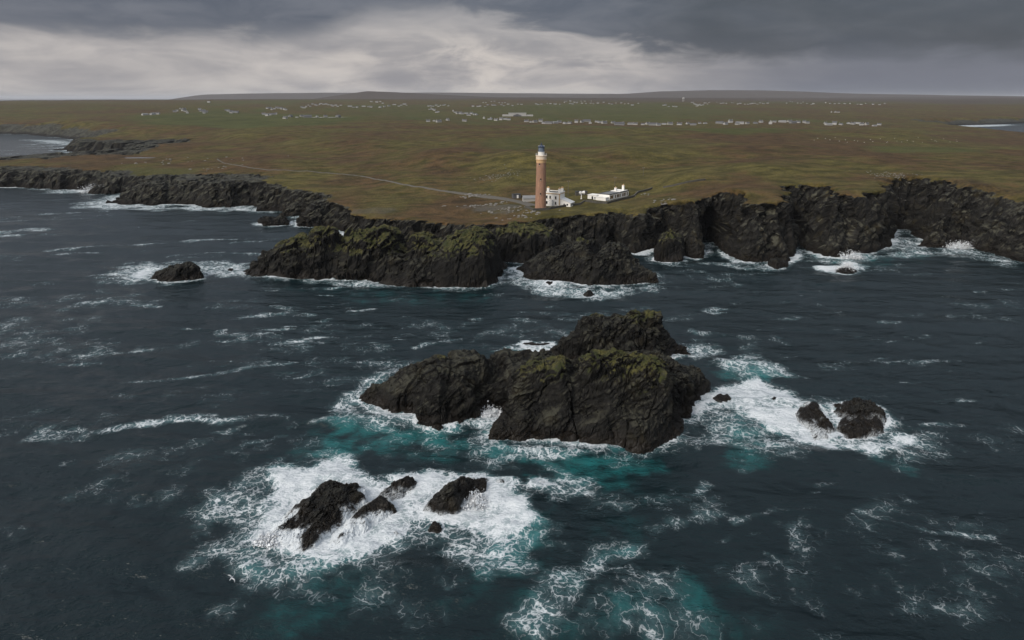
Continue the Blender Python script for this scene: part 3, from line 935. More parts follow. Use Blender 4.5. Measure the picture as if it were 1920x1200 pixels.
rock('skerry', 'low dark ledge trailing right of the foreground pyramid rock', 'rock',
     [(918, 912, .6), (945, 914, .8), (968, 908, .5), (955, 901, .8), (930, 902, .8)], [(935, 901, 909), (955, 904, 908)], sp=0.15, amp=0.7, lam=0.9, near=True, wash=.8, seed=73)
rock('skerry', 'smallest dark rock alone in the foreground foam', 'rock',
     [(806, 992, 1), (820, 999, 1.2), (831, 994, 1), (824, 984, 1), (812, 983, 1)], [(817, 981, 991)], sp=0.13, amp=0.8, lam=0.8, near=True, wash=.5, seed=79)
rock('skerry', 'half-drowned rock in the foreground foam below the flat-topped rock', 'rock',
     [(730, 1004, .4), (745, 1008, .5), (756, 1000, .5), (742, 992, .5)], [(743, 994, 1001)], sp=0.14, amp=0.7, lam=0.8, near=True, wash=.8, seed=83)
rock('skerry', 'low wet ledge at the right edge of the foreground surf', 'rock',
     [(996, 912, .4), (1015, 914, .5), (1036, 910, .4), (1020, 902, .5), (1004, 902, .5)], [(1012, 900, 908)], sp=0.15, amp=0.7, lam=0.8, near=True, wash=.9, seed=89)
rock('skerry', 'lumpy rock on the left of the pair in the right-hand surf', 'rock',
     [(1489, 776, .8), (1500, 793, 1), (1516, 808, 1), (1527, 826, 1.2), (1550, 826, 1.4), (1566, 813, 1.2), (1552, 787, 1.4), (1538, 766, 1.2), (1518, 757, .9), (1497, 762, .8)],
     [(1508, 766, 775), (1522, 763, 776), (1545, 782, 794), (1530, 795, 804), (1540, 809, 816)], sp=0.18, amp=.6, lam=1.2, near=True, wash=.8, seed=97, ftop=.6, ridge=(math.radians(40), 3.0, .8), slab=.2)
rock('skerry', 'broad rock on the right of the pair in the right-hand surf', 'rock',
     [(1554, 763, .6), (1572, 787, .8), (1574, 805, .9), (1587, 823, 1.2), (1612, 822, 1.4), (1645, 817, 1.6), (1661, 788, 1.4), (1640, 764, 1.2), (1600, 757, .9)],
     [(1575, 762, 770), (1600, 757, 778), (1616, 752, 780), (1634, 765, 784), (1648, 787, 796), (1595, 805, 812), (1620, 795, 808)], sp=0.18, amp=.6, lam=1.4, near=True, wash=.7, seed=101, ftop=.6, ridge=(math.radians(40), 3.2, .8), slab=.25)
rock('skerry', 'low dark rock close beside the right end of the largest island', 'rock',
     [(1333, 753, 1), (1350, 758, 1.2), (1375, 752, 1), (1366, 744, .8), (1342, 744, .8)], [(1345, 741, 751), (1362, 743, 751)], sp=0.18, amp=0.8, lam=1.0, near=True, wash=.5, seed=103)
rock('skerry', 'tiny rock tip amid the white water between island and pair', 'rock',
     [(1444, 752, 1), (1452, 756, 1), (1458, 750, 1), (1450, 746, 1)], [(1451, 743, 751)], sp=0.16, amp=0.6, lam=0.8, near=True, wash=.5, seed=107)
rock('skerry', 'string of low ledges in foam left of the dome-shaped rock', 'rock',
     [(970, 649, .4), (1000, 652, .5), (1034, 649, .5), (1036, 643, .5), (1008, 645, .4), (985, 642, .5)], [(985, 642, 647), (1025, 643, 647)], sp=0.25, amp=0.6, lam=1.0, seed=109)
rock('shore_rock', 'brown boulder at the foot of the cave cliff', 'rock',
     [(1438, 498, 1.4), (1455, 504, 1.6), (1476, 500, 1.4), (1478, 493, 1.2), (1450, 490, 1.2)], [(1450, 484, 496), (1466, 486, 496)], sp=0.4, amp=0.7, lam=1.8, seed=113)
rock('shore_rock', 'wave-swept rock under bursting spray off the right cliffs', 'rock',
     [(1566, 510, .5), (1586, 514, .6), (1606, 510, .5), (1596, 503, .6), (1575, 503, .6)], [(1585, 500, 508), (1597, 504, 508)], sp=0.35, amp=0.7, lam=1.4, seed=127)
rock('shore_rock', 'small rock in the foam in front of the bare wedge rock', 'rock',
     [(1092, 552, .8), (1102, 555, 1), (1114, 551, .8), (1104, 546, .8)], [(1102, 544, 551)], sp=0.3, amp=0.6, lam=1.2, seed=131)
rock('shore_rock', 'tiny rock left of the bare wedge rock foot', 'rock',
     [(1020, 533, .8), (1030, 536, 1), (1042, 532, .8), (1030, 528, .8)], [(1031, 527, 532)], sp=0.3, amp=0.6, lam=1.2, seed=137)
rock('shore_rock', 'tiny dark rock tip between lone wedge rock and long islet', 'rock',
     [(424, 508, .8), (434, 511, 1), (441, 507, .8), (432, 504, .8)], [(433, 502, 507)], sp=0.3, amp=0.6, lam=1.2, seed=139)
rock('shore_rock', 'pair of dark pointed rocks off the left shore', 'rock',
     [(481, 421, 1), (500, 424, 1.2), (520, 424, 1.2), (549, 421, 1), (543, 415, 1), (515, 414, 1), (490, 415, 1)], [(503, 408, 419), (498, 414, 419), (514, 414, 419), (527, 405, 419), (540, 412, 419)], sp=0.6, amp=1.0, lam=3.0, seed=149)

# ------------------------------------------------------------------ the sea
def build_sea():
    ys = spaced(52, 230, 0.62); ys += spaced(ys[-1] + .63, 70000, 0.64, 1.0125)
    xr = spaced(0, 150, 0.72); xr += spaced(xr[-1] + .74, 60000, 0.78, 1.045)
    xl = spaced(0, 140, 0.72); xl += spaced(xl[-1] + .74, 60000, 0.78, 1.042)
    xs = np.array([-v for v in xl[:0:-1]] + xr); ys = np.array(ys)
    X, Y = np.meshgrid(xs, ys)
    foam = np.zeros_like(X); aer = np.zeros_like(X)
    nA = fbm2(X, Y, 16, 5, 0.55, 201)
    nB = fbm2(X, Y, 5, 4, 0.55, 211)

    def sub(poly, mgn):
        p = np.asarray(poly)
        i0, i1 = np.searchsorted(xs, [p[:, 0].min() - mgn, p[:, 0].max() + mgn])
        j0, j1 = np.searchsorted(ys, [p[:, 1].min() - mgn, p[:, 1].max() + mgn])
        return (slice(j0, j1), slice(i0, i1))

    def blob(pts, v, soft, noise=1.0, tgt=None):
        tgt = foam if tgt is None else tgt
        pw = [at_z(a, b) for a, b in pts]
        s = sub(pw, soft * 3)
        d = poly_dist(X[s], Y[s], pw) + nA[s] * soft * noise + nB[s] * soft * 0.35 * noise
        tgt[s] = np.maximum(tgt[s], v * sst(d, -soft, soft))

    def streak(pts, wd, v, tgt=None, rag=1.0):
        tgt = foam if tgt is None else tgt
        pw = [at_z(a, b) for a, b in pts]
        s = sub(pw, wd * 5)
        d, run = line_dist(X[s] + nA[s] * wd * 0.8 * rag, Y[s] + nB[s] * wd * 0.8 * rag, pw)
        tgt[s] = np.maximum(tgt[s], v * np.exp(-(d / wd) ** 2) * sst(run, 0, 0.08) * sst(run, 1, 0.92) * (0.75 + 0.5 * nA[s]))

    # surf round every rock and along the coast
    for i, p in enumerate(ROCK_POLYS):
        pa = np.asarray(p)
        size = math.sqrt(np.ptp(pa[:, 0]) * np.ptp(pa[:, 1]))
        L = min(1.2 + size * 0.05, 3.6)
        s = sub(p, L * 5)
        d = -poly_dist(X[s], Y[s], p)
        foam[s] = np.maximum(foam[s], (0.80 + 0.3 * nA[s]) * np.exp(-np.maximum(d - 0.4, 0) / L))
    cpoly = [c[:2] for c in LAND]
    s = sub([c[:2] for c in COAST + INLET], 80)
    d = -poly_dist(X[s], Y[s], cpoly)
    Dl = np.full(X.shape, -1e3); Dl[s] = -d
    d = d + nA[s] * 3
    foam[s] = np.maximum(foam[s], np.clip(0.45 + 0.75 * fbm2(X[s], Y[s], 45, 3, 0.5, 5), 0, 1) * np.exp(-np.maximum(d - 2, 0) / (2.6 * np.clip(Y[s] / 500, .7, 2.5))))

    # surf zones seen in the picture
    blob([(372, 985), (400, 925), (470, 885), (560, 866), (650, 862), (720, 892), (790, 878), (850, 880), (930, 900), (1000, 925), (1010, 985), (990, 1050), (930, 1075), (870, 1060), (800, 1040), (700, 1050), (600, 1080), (500, 1070), (420, 1040)], .43, 6.0)
    blob([(520, 885), (650, 868), (720, 905), (800, 882), (900, 890), (960, 920), (985, 960), (960, 1000), (880, 1000), (780, 985), (740, 1010), (640, 1050), (540, 1045), (480, 1010), (500, 940)], .95, 3.5)
    blob([(480, 1010), (540, 1040), (640, 1050), (560, 1090), (470, 1120), (430, 1160), (400, 1150), (450, 1080)], .55, 4)
    blob([(880, 930), (985, 930), (1000, 980), (930, 1010), (860, 990)], .98, 2.5)
    blob([(860, 1000), (1010, 1000), (990, 1070), (880, 1070), (780, 1040)], .55, 3)
    blob([(1000, 890), (1110, 900), (1110, 930), (1020, 950)], .50, 3)
    blob([(340, 1010), (380, 930), (460, 900), (430, 980), (460, 1050), (380, 1060)], .45, 5)
    blob([(1310, 720), (1380, 700), (1460, 705), (1500, 740), (1570, 745), (1660, 800), (1740, 815), (1755, 845), (1690, 870), (1600, 860), (1520, 850), (1440, 840), (1370, 820), (1300, 800)], .46, 6)
    blob([(1330, 725), (1420, 705), (1480, 735), (1500, 790), (1560, 830), (1640, 830), (1700, 810), (1730, 835), (1650, 860), (1540, 845), (1480, 820), (1400, 770), (1340, 765)], .95, 3.5)
    blob([(1310, 690), (1340, 670), (1420, 665), (1530, 712), (1450, 715), (1370, 700)], .50, 3.5)
    blob([(1270, 640), (1340, 640), (1350, 670), (1300, 690), (1270, 670)], .55, 3.5)
    blob([(950, 655), (1010, 640), (1050, 655), (1030, 675), (980, 668)], .80, 2.5)
    blob([(600, 760), (660, 725), (740, 700), (700, 745), (690, 775), (640, 790)], .55, 4)
    blob([(660, 770), (800, 810), (900, 820), (1000, 830), (1180, 850), (1270, 840), (1300, 850), (1200, 865), (1000, 860), (930, 880), (800, 850), (690, 810), (640, 790)], .36, 4)
    blob([(905, 770), (940, 764), (960, 790), (930, 808), (880, 800)], .75, 2)
    blob([(930, 835), (1080, 838), (1150, 850), (1040, 862), (940, 850)], .62, 2)
    blob([(1270, 820), (1330, 770), (1400, 800), (1400, 850), (1300, 860)], .42, 4)
    blob([(960, 1160), (1040, 1070), (1120, 1035), (1230, 1010), (1200, 1035), (1130, 1080), (1060, 1150), (1000, 1200)], .48, 3)
    blob([(1100, 1110), (1180, 1060), (1260, 1080), (1320, 1170), (1250, 1200), (1080, 1200)], .34, 4)
    blob([(1190, 985), (1300, 960), (1360, 965), (1330, 985), (1220, 1000)], .42, 2)
    blob([(190, 515), (280, 490), (360, 485), (470, 490), (480, 515), (380, 520), (280, 535), (210, 535)], .55, 8)
    blob([(225, 515), (290, 500), (300, 528), (240, 532)], .9, 4)
    blob([(380, 500), (470, 490), (480, 520), (390, 522)], .62, 5)
    blob([(940, 505), (985, 515), (1040, 532), (1110, 545), (1200, 535), (1255, 522), (1240, 540), (1130, 565), (1030, 558), (960, 530)], .66, 6)
    blob([(470, 515), (600, 526), (720, 532), (800, 536), (690, 540), (560, 530)], .5, 4)
    blob([(1490, 470), (1540, 485), (1660, 475), (1680, 445), (1730, 445), (1740, 470), (1800, 462), (1900, 490), (1900, 500), (1780, 480), (1680, 485), (1560, 500), (1500, 490)], .50, 7)
    blob([(1535, 505), (1565, 495), (1600, 488), (1625, 505), (1590, 516)], .95, 4)
    blob([(1290, 485), (1380, 494), (1490, 490), (1500, 505), (1400, 505), (1310, 495)], .42, 5)
    blob([(1205, 485), (1230, 480), (1290, 485), (1280, 500), (1220, 498)], .40, 5)
    blob([(140, 385), (200, 366), (250, 364), (300, 388), (480, 388), (500, 398), (330, 392), (200, 394)], .72, 10)
    blob([(43, 352), (150, 356), (180, 362), (100, 362)], .6, 8)
    blob([(43, 262), (110, 262), (150, 268), (140, 274), (90, 270)], .7, 12)
    blob([(100, 284), (190, 286), (220, 290), (150, 292)], .75, 10)
    blob([(1755, 238), (1800, 235), (1900, 233), (1900, 236), (1800, 239)], .8, 12)
    # wave lines
    streak([(43, 812), (120, 808), (200, 806), (280, 797), (340, 786), (420, 790), (500, 782), (570, 786)], 2.0, .78)
    streak([(43, 812), (100, 812), (180, 806)], 4, .55)
    streak([(300, 785), (360, 782), (400, 788)], 2.5, .7)
    streak([(210, 720), (360, 708), (460, 692), (580, 678)], 1.5, .50)
    streak([(80, 672), (200, 665), (300, 655)], 2.0, .55)
    streak([(90, 686), (200, 682)], 2.0, .50)
    streak([(400, 628), (470, 632), (500, 632)], 4, .48)
    streak([(440, 596), (540, 588), (600, 592)], 2.5, .5)
    streak([(510, 575), (570, 585)], 4.0, .45)
    streak([(140, 570), (210, 565)], 2.0, .5)
    streak([(245, 570), (305, 578)], 2.5, .5)
    streak([(530, 800), (640, 790)], 2, .5)
    streak([(450, 835), (540, 815)], 1.5, .45)
    streak([(770, 655), (880, 632)], 2.0, .45)
    streak([(60, 472), (200, 462), (400, 450), (560, 446)], 3.0, .6)
    streak([(100, 478), (220, 470)], 3.0, .5)
    streak([(430, 455), (520, 452)], 3.0, .55)
    streak([(1290, 620), (1360, 632)], 2.5, .5)
    streak([(1590, 952), (1670, 975), (1760, 1000), (1900, 1010)], 1.4, .42)
    streak([(1425, 1035), (1445, 1040), (1485, 1075)], .8, .52)
    streak([(1530, 1060), (1580, 1070)], .9, .45)
    streak([(1250, 920), (1310, 930), (1330, 900)], 2.0, .42)
    streak([(1360, 985), (1450, 960), (1560, 950)], 1.2, .38)
    streak([(1010, 870), (1100, 900), (1110, 920)], 2.0, .5)
    streak([(1820, 548), (1900, 543)], 2.0, .55)
    # scattered white horses and wind streaks
    u = X * 0.985 + Y * 0.17; v = -X * 0.17 + Y * 0.985
    big = 0.45 * fbm2(X, Y, 90, 3, 0.5, 241)
    h1 = fbm2(u / 3.5, v, 4.5, 3, 0.55, 235) * 0.75 + big
    h2 = fbm2(u / 4.5, v, 14, 4, 0.6, 237) * 0.75 + big
    hn = h1 + (h2 - h1) * sst(Y, 220, 420)
    left = sst(X / np.maximum(Y, 1), 0.30, -0.20)
    horse = sst(hn, 0.44 - 0.10 * left, 1.0) * (0.30 + 0.24 * left) * sst(Y, 6000, 1200)
    foam = np.maximum(foam, horse)
    surf = sst(foam, 0.05, 0.5)
    vein = (0.05 + 0.21 * sst(fbm2(u / 2.2, v, 34, 4, 0.55, 251), 0.05, 0.85)) * (0.70 + 0.18 * left) * sst(Y, 800, 300)
    vein += 0.12 * sst(fbm2(u / 1.6, v, 13, 3, 0.5, 255) + 0.6 * fbm2(X, Y, 70, 3, 0.5, 257), 0.15, 0.8) * sst(Y, 500, 200)
    foam = np.maximum(foam, vein)
    foam = np.clip(foam, 0, 1.15)

    blob([(640, 790), (760, 800), (880, 830), (1000, 850), (1150, 845), (1260, 850), (1230, 895), (1050, 890), (900, 860), (760, 850), (650, 830)], .8, 9, 1, aer)
    blob([(1130, 1090), (1190, 1040), (1270, 1080), (1330, 1180), (1300, 1220), (1090, 1220), (1080, 1150)], .5, 15, 1, aer)
    blob([(430, 1180), (520, 1090), (650, 1070), (740, 1080), (640, 1150), (560, 1200)], .45, 7, 1, aer)
    blob([(1300, 830), (1400, 800), (1450, 840), (1420, 890), (1320, 880)], .55, 8, 1, aer)
    blob([(980, 960), (1030, 960), (1025, 1040), (960, 1095), (860, 1090), (920, 1060)], .6, 5, 1, aer)
    blob([(1310, 690), (1400, 680), (1500, 710), (1440, 720), (1340, 715)], .6, 4, 1, aer)
    blob([(1600, 850), (1700, 860), (1760, 890), (1720, 900), (1640, 880)], .5, 3, 1, aer)
    blob([(1490, 480), (1700, 470), (1780, 480), (1700, 500), (1540, 500)], .4, 10, 1, aer)
    blob([(500, 530), (700, 540), (930, 545), (900, 575), (650, 570), (520, 550)], .35, 8, 1, aer)
    blob([(400, 1180), (480, 1060), (640, 1060), (860, 1080), (1020, 1060), (1120, 1000), (1100, 880), (1250, 880), (1300, 920), (1250, 1010), (1000, 1180), (700, 1200)], .36, 10, 1, aer)
    blob([(1000, 1210), (1100, 1050), (1230, 1000), (1400, 1060), (1480, 1180), (1420, 1240), (1100, 1240)], .30, 20, 1, aer)
    blob([(620, 790), (700, 850), (640, 870), (520, 860), (560, 800)], .4, 8, 1, aer)
    blob([(1100, 900), (1230, 890), (1240, 930), (1130, 930)], .45, 5, 1, aer)
    aer += 0.30 * sst(foam, 0.25, 0.7)
    aer = np.clip(aer, 0, 1)

    # swell and chop as real height
    Z = np.zeros_like(X)
    rs = np.random.RandomState(3)
    env = 0.7 + 0.5 * fbm2(X, Y, 60, 3, 0.5, 261)
    fade = sst(Y, 1500, 300)
    for i in range(9):
        a = math.radians(80 + rs.uniform(-32, 32)); L = rs.uniform(7, 34)
        ph = (X * math.cos(a) + Y * math.sin(a)) / L * 2 * math.pi + rs.uniform(0, 7) + 1.3 * fbm2(X, Y, L * 3, 2, 0.5, 270 + i)
        Z += (1 - np.abs(np.sin(ph * 0.5))) ** 1.5 * L * (0.014 if L < 14 else 0.025)
    Z = (Z - 0.95) * env * fade
    Z += nB * 0.12 * fade
    Z += foam * (0.15 + 0.30 * nB + 0.25 * nA) * sst(Y, 900, 200)
    V = np.stack([X, Y, Z], -1)
    kd = (Dl[:-1, :-1] < 25) & (np.abs(X[:-1, :-1]) < 1.0 * Y[:-1, :-1] + 90)
    me = grid_mesh('sea', V, kd, {'foam': foam, 'aerated': aer})
    me.materials.append(M_SEA)
    ob = link(bpy.data.objects.new('sea_water', me))
    ob['kind'] = 'structure'
    ob['label'] = 'dark blue-green sea with white surf'
    return ob


build_sea()

# ------------------------------------------------------------------ built things
import bmesh


class MB:
    """collects faces of one mesh"""
    def __init__(self):
        self.v = []; self.f = []; self.m = []; self.cur = 0

    def face(self, pts):
        i = len(self.v); self.v += [tuple(p) for p in pts]
        self.f.append(tuple(range(i, i + len(pts)))); self.m.append(self.cur)

    def box(self, x0, x1, y0, y1, z0, z1):
        i = len(self.v)
        self.v += [(x0, y0, z0), (x1, y0, z0), (x1, y1, z0), (x0, y1, z0), (x0, y0, z1), (x1, y0, z1), (x1, y1, z1), (x0, y1, z1)]
        for q in ((3, 2, 1, 0), (4, 5, 6, 7), (0, 1, 5, 4), (1, 2, 6, 5), (2, 3, 7, 6), (3, 0, 4, 7)):
            self.f.append(tuple(i + a for a in q)); self.m.append(self.cur)
        return self

    def lathe(self, prof, n=32, c=(0, 0, 0)):
        i = len(self.v)
        for r, z in prof:
            for k in range(n):
                a = 2 * math.pi * k / n
                self.v.append((c[0] + r * math.cos(a), c[1] + r * math.sin(a), c[2] + z))
        for j in range(len(prof) - 1):
            for k in range(n):
                a = i + j * n + k; b = i + j * n + (k + 1) % n
                self.f.append((a, b, b + n, a + n)); self.m.append(self.cur)
        self.f.append(tuple(i + (len(prof) - 1) * n + k for k in range(n))); self.m.append(self.cur)
        self.f.append(tuple(i + k for k in range(n))[::-1]); self.m.append(self.cur)
        return self

    def tube(self, a, b, r, n=6, r2=None):
        a = Vector(a); b = Vector(b); d = (b - a).normalized()
        u = d.orthogonal().normalized(); w_ = d.cross(u)
        i = len(self.v)
        for p, rr in ((a, r), (b, r if r2 is None else r2)):
            for k in range(n):
                t = 2 * math.pi * k / n
                self.v.append(tuple(p + u * (rr * math.cos(t)) + w_ * (rr * math.sin(t))))
        for k in range(n):
            self.f.append((i + k, i + (k + 1) % n, i + n + (k + 1) % n, i + n + k)); self.m.append(self.cur)
        self.f.append(tuple(i + k for k in range(n))[::-1]); self.m.append(self.cur)
        self.f.append(tuple(i + n + k for k in range(n))); self.m.append(self.cur)
        return self

    def blob(self, c, r, n=8, mth=5):
        prof = []
        i = len(self.v)
        for j in range(1, mth):
            ph = math.pi * j / mth
            for k in range(n):
                a = 2 * math.pi * k / n
                self.v.append((c[0] + r[0] * math.sin(ph) * math.cos(a), c[1] + r[1] * math.sin(ph) * math.sin(a), c[2] - r[2] * math.cos(ph)))
        for j in range(mth - 2):
            for k in range(n):
                a = i + j * n + k; b = i + j * n + (k + 1) % n
                self.f.append((a, b, b + n, a + n)); self.m.append(self.cur)
        self.f.append(tuple(i + k for k in range(n))[::-1]); self.m.append(self.cur)
        self.f.append(tuple(i + (mth - 2) * n + k for k in range(n))); self.m.append(self.cur)
        return self

    def mesh(self, name, mats, smooth=False):
        me = bpy.data.meshes.new(name)
        me.from_pydata(self.v, [], self.f)
        for m_ in (mats if isinstance(mats, (list, tuple)) else [mats]):
            me.materials.append(m_)
        me.polygons.foreach_set('material_index', self.m)
        if smooth:
            me.polygons.foreach_set('use_smooth', [True] * len(self.f))
            try:
                me.set_sharp_from_angle(angle=math.radians(35))
            except Exception:
                pass
        me.update()
        return me

    def build(self, name, mats, parent=None, smooth=False):
        return link(bpy.data.objects.new(name, self.mesh(name, mats, smooth)), parent)


def thing(name, label, cat, loc, rz=0.0, group=None):
    o = bpy.data.objects.new(name, None)
    o.empty_display_size = 1.0
    COL.objects.link(o)
    o.location = loc; o.rotation_euler = (0, 0, rz)
    o['label'] = label; o['category'] = cat
    if group:
        o['group'] = group
    return o


def tag(o, label, cat=None, group=None, kind=None):
    o['label'] = label
    if cat: o['category'] = cat
    if group: o['group'] = group
    if kind: o['kind'] = kind
    return o


# --- materials of the built things
def brick_material():
    m, t, b = mat('red_brick')
    tc = t.new('ShaderNodeTexCoord').outputs['Object']
    x, y, z = t.xyz(tc)
    ang = t.math('ARCTAN2', x, y)
    br = t.new('ShaderNodeTexBrick')
    t.put(br.inputs['Vector'], t.comb(t.mul(ang, 3.1), z, 0.0))
    t.put(br.inputs['Color1'], (0.32, 0.175, 0.115, 1)); t.put(br.inputs['Color2'], (0.25, 0.128, 0.084, 1)); t.put(br.inputs['Mortar'], (0.24, 0.16, 0.11, 1))
    t.put(br.inputs['Scale'], 3.0); br.inputs['Mortar Size'].default_value = 0.03
    n = t.noise(t.comb(t.mul(ang, 2.0), t.mul(z, 0.12), 0.0), 2.0, 5, 0.6)
    c = t.mix(t.sstep(n, 0.35, 0.7), br.outputs[0], (0.38, 0.21, 0.135))
    n2 = t.noise(t.comb(t.mul(ang, 4.0), t.mul(z, 0.10), 4.0), 2.2, 5, 0.65)
    c = t.mix(t.mul(t.mul(t.sstep(z, 20.0, 28.5), t.sstep(n2, 0.52, 0.75)), 0.6), c, (0.42, 0.36, 0.30))
    t.put(b.inputs['Base Color'], c); b.inputs['Roughness'].default_value = 0.85
    t.put(b.inputs['Normal'], t.bump(br.outputs['Fac'], 0.4, 0.02))
    return m


def glass_material():
    m, t, b = mat('lantern_glass')
    b.inputs['Base Color'].default_value = (0.55, 0.68, 0.85, 1)
    b.inputs['Roughness'].default_value = 0.08
    b.inputs['Transmission Weight'].default_value = 0.65
    b.inputs['IOR'].default_value = 1.2
    return m


M_BRICK = brick_material()
M_GLASS = glass_material()
M_CREAM = plain('cream_paint', (0.66, 0.42, 0.22), 0.7, 0.12, 0.8)
M_PALE = plain('pale_paint', (0.72, 0.58, 0.44), 0.7, 0.12, 0.8)
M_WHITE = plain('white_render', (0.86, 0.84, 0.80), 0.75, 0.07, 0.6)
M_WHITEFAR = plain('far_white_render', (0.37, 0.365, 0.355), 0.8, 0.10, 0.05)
M_TRIM = plain('ochre_trim', (0.50, 0.34, 0.18), 0.7, 0.1)
M_NAVY = plain('blue_black_iron', (0.025, 0.04, 0.075), 0.4, 0.2)
M_IRON = plain('white_iron', (0.6, 0.6, 0.6), 0.5, 0.1)
M_BITUMEN = plain('dark_flat_roof', (0.035, 0.036, 0.038), 0.8, 0.25, 0.7)
M_GREYROOF = plain('grey_flat_roof', (0.16, 0.165, 0.17), 0.8, 0.2, 0.7)
M_SLATE = plain('slate', (0.085, 0.085, 0.092), 0.7, 0.2, 0.2)
M_GREYWALL = plain('grey_harling', (0.36, 0.35, 0.33), 0.85, 0.12, 0.2)
M_PANE = plain('dark_window_pane', (0.018, 0.02, 0.024), 0.15, 0.1)
M_STONE = plain('dry_stone', (0.075, 0.070, 0.060), 0.9, 0.5, 1.6, bump=0.15)
M_RUBBLE = plain('pale_gneiss_rubble', (0.19, 0.18, 0.165), 0.9, 0.25, 1.5)
M_TIMBER = plain('weathered_timber', (0.11, 0.095, 0.08), 0.9, 0.2)
M_GRAVEL = plain('gravel_track', (0.095, 0.086, 0.072), 0.95, 0.25, 0.8)
M_WOOL = plain('wool', (0.42, 0.40, 0.36), 0.95, 0.1)
M_FEATHER = plain('white_feathers', (0.80, 0.80, 0.80), 0.7, 0.04)
M_POND = plain('pond_water', (0.03, 0.035, 0.035), 0.10, 0.1)
M_METAL = plain('corrugated_grey', (0.20, 0.20, 0.20), 0.6, 0.2, 1.0)


def gh(x, y):
    return float(land_h(np.array([x]), np.array([y]))[0][0])


def hits(pp):
    """where the sight lines of picture points meet the moor"""
    pp = np.asarray(pp, float)
    z = np.full(len(pp), 28.0)
    ux = (pp[:, 0] - 960) / FPX; uy = -(pp[:, 1] - 600) / FPX
    dy_ = CP + SP * uy; dz_ = -SP + CP * uy
    for _ in range(22):
        t = (z - CAM_H) / dz_
        hh, _d = land_h(ux * t, dy_ * t)
        z = z + 0.45 * (hh - z)
        z = np.minimum(z, CAM_H - 6)
    t = (z - CAM_H) / dz_
    return [(a, b, float(c)) for a, b, c in zip(ux * t, dy_ * t, land_h(ux * t, dy_ * t)[0])]


# --- lighthouse
lh = thing('lighthouse', 'tall round red brick lighthouse with cream gallery band on the headland', 'lighthouse', LH)
MB().lathe([(3.75, -1.5), (3.75, 0.5), (3.55, 0.7)], 40).build('plinth', M_STONE, lh, True)
tw = MB().lathe([(3.42, 0.5), (3.30, 4), (3.16, 9), (3.02, 15), (2.90, 21), (2.80, 27.6)], 48).build('tower', M_BRICK, lh, True)
for zz, aa in ((26.2, math.radians(-112)), (17.5, math.radians(-95)), (9.0, math.radians(-95))):
    b = MB(); b.box(-0.28, 0.28, -0.12, 0.10, 0, 1.1)
    wo = b.build('window', M_PANE, tw)
    rr = 3.42 - 0.0225 * zz + 0.02
    wo.location = (rr * math.cos(aa), rr * math.sin(aa), zz); wo.rotation_euler = (0, 0, aa + math.pi / 2)
    b = MB(); b.box(-0.4, 0.4, -0.2, 0.1, -0.16, -0.003)
    so = b.build('window_sill', M_PALE, tw); so.location = wo.location; so.rotation_euler = wo.rotation_euler
MB().lathe([(2.79, 27.3), (2.95, 27.6), (2.95, 28.0), (3.0, 28.9), (3.22, 29.2), (3.22, 29.45)], 48).build('corbel_band', M_CREAM, lh, True)
MB().lathe([(3.05, 29.45), (3.12, 29.5), (3.14, 31.2), (3.34, 31.35), (3.36, 31.6), (0.4, 31.62)], 48).build('gallery', M_PALE, lh, True)
b = MB()
for k in range(20):
    a = 2 * math.pi * k / 20
    b.tube((3.2 * math.cos(a), 3.2 * math.sin(a), 31.6), (3.2 * math.cos(a), 3.2 * math.sin(a), 32.75), 0.035, 5)
for zz in (32.0, 32.38, 32.75):
    for k in range(40):
        a = 2 * math.pi * k / 40; a2 = 2 * math.pi * (k + 1) / 40
        b.tube((3.2 * math.cos(a), 3.2 * math.sin(a), zz), (3.2 * math.cos(a2), 3.2 * math.sin(a2), zz), 0.03, 4)
b.build('railing', M_IRON, lh)
MB().lathe([(1.9, 31.6), (1.9, 33.5), (2.02, 33.55), (2.02, 33.75), (0.3, 33.76)], 32).build('lantern_base', M_WHITE, lh, True)
lt = MB().lathe([(1.78, 33.76), (1.78, 36.3)], 16).build('lantern', M_GLASS, lh)
b = MB()
for k in range(16):
    a = 2 * math.pi * k / 16; a2 = 2 * math.pi * (k + 1) / 16
    c1 = (1.81 * math.cos(a), 1.81 * math.sin(a)); c2 = (1.81 * math.cos(a2), 1.81 * math.sin(a2))
    b.tube((*c1, 33.76), (*c2, 35.05), 0.045, 5); b.tube((*c2, 33.76), (*c1, 35.05), 0.045, 5)
    b.tube((*c1, 35.05), (*c2, 36.3), 0.045, 5); b.tube((*c2, 35.05), (*c1, 36.3), 0.045, 5)
b.build('glazing_bars', M_NAVY, lt)
MB().lathe([(0.55, 33.8), (0.85, 34.3), (0.95, 35.0), (0.85, 35.7), (0.5, 36.1)], 16).build('lens', M_IRON, lt, True)
dm = MB().lathe([(2.05, 36.3), (2.05, 36.55), (1.8, 36.8), (1.35, 37.25), (0.75, 37.6), (0.35, 37.75)], 32).build('dome', M_NAVY, lh, True)
MB().lathe([(0.3, 37.7), (0.42, 37.95), (0.42, 38.3), (0.25, 38.55), (0.06, 38.7), (0.04, 39.6)], 16).build('finial', M_NAVY, dm, True)
b = MB()
for k in range(8):
    a = 2 * math.pi * k / 8; a2 = 2 * math.pi * (k + 1) / 8
    b.tube((1.95 * math.cos(a), 1.95 * math.sin(a), 36.5), (1.95 * math.cos(a), 1.95 * math.sin(a), 37.3), 0.04, 4)
    b.tube((1.95 * math.cos(a), 1.95 * math.sin(a), 37.3), (1.95 * math.cos(a2), 1.95 * math.sin(a2), 37.3), 0.035, 4)
b.build('roof_rail', M_IRON, dm)

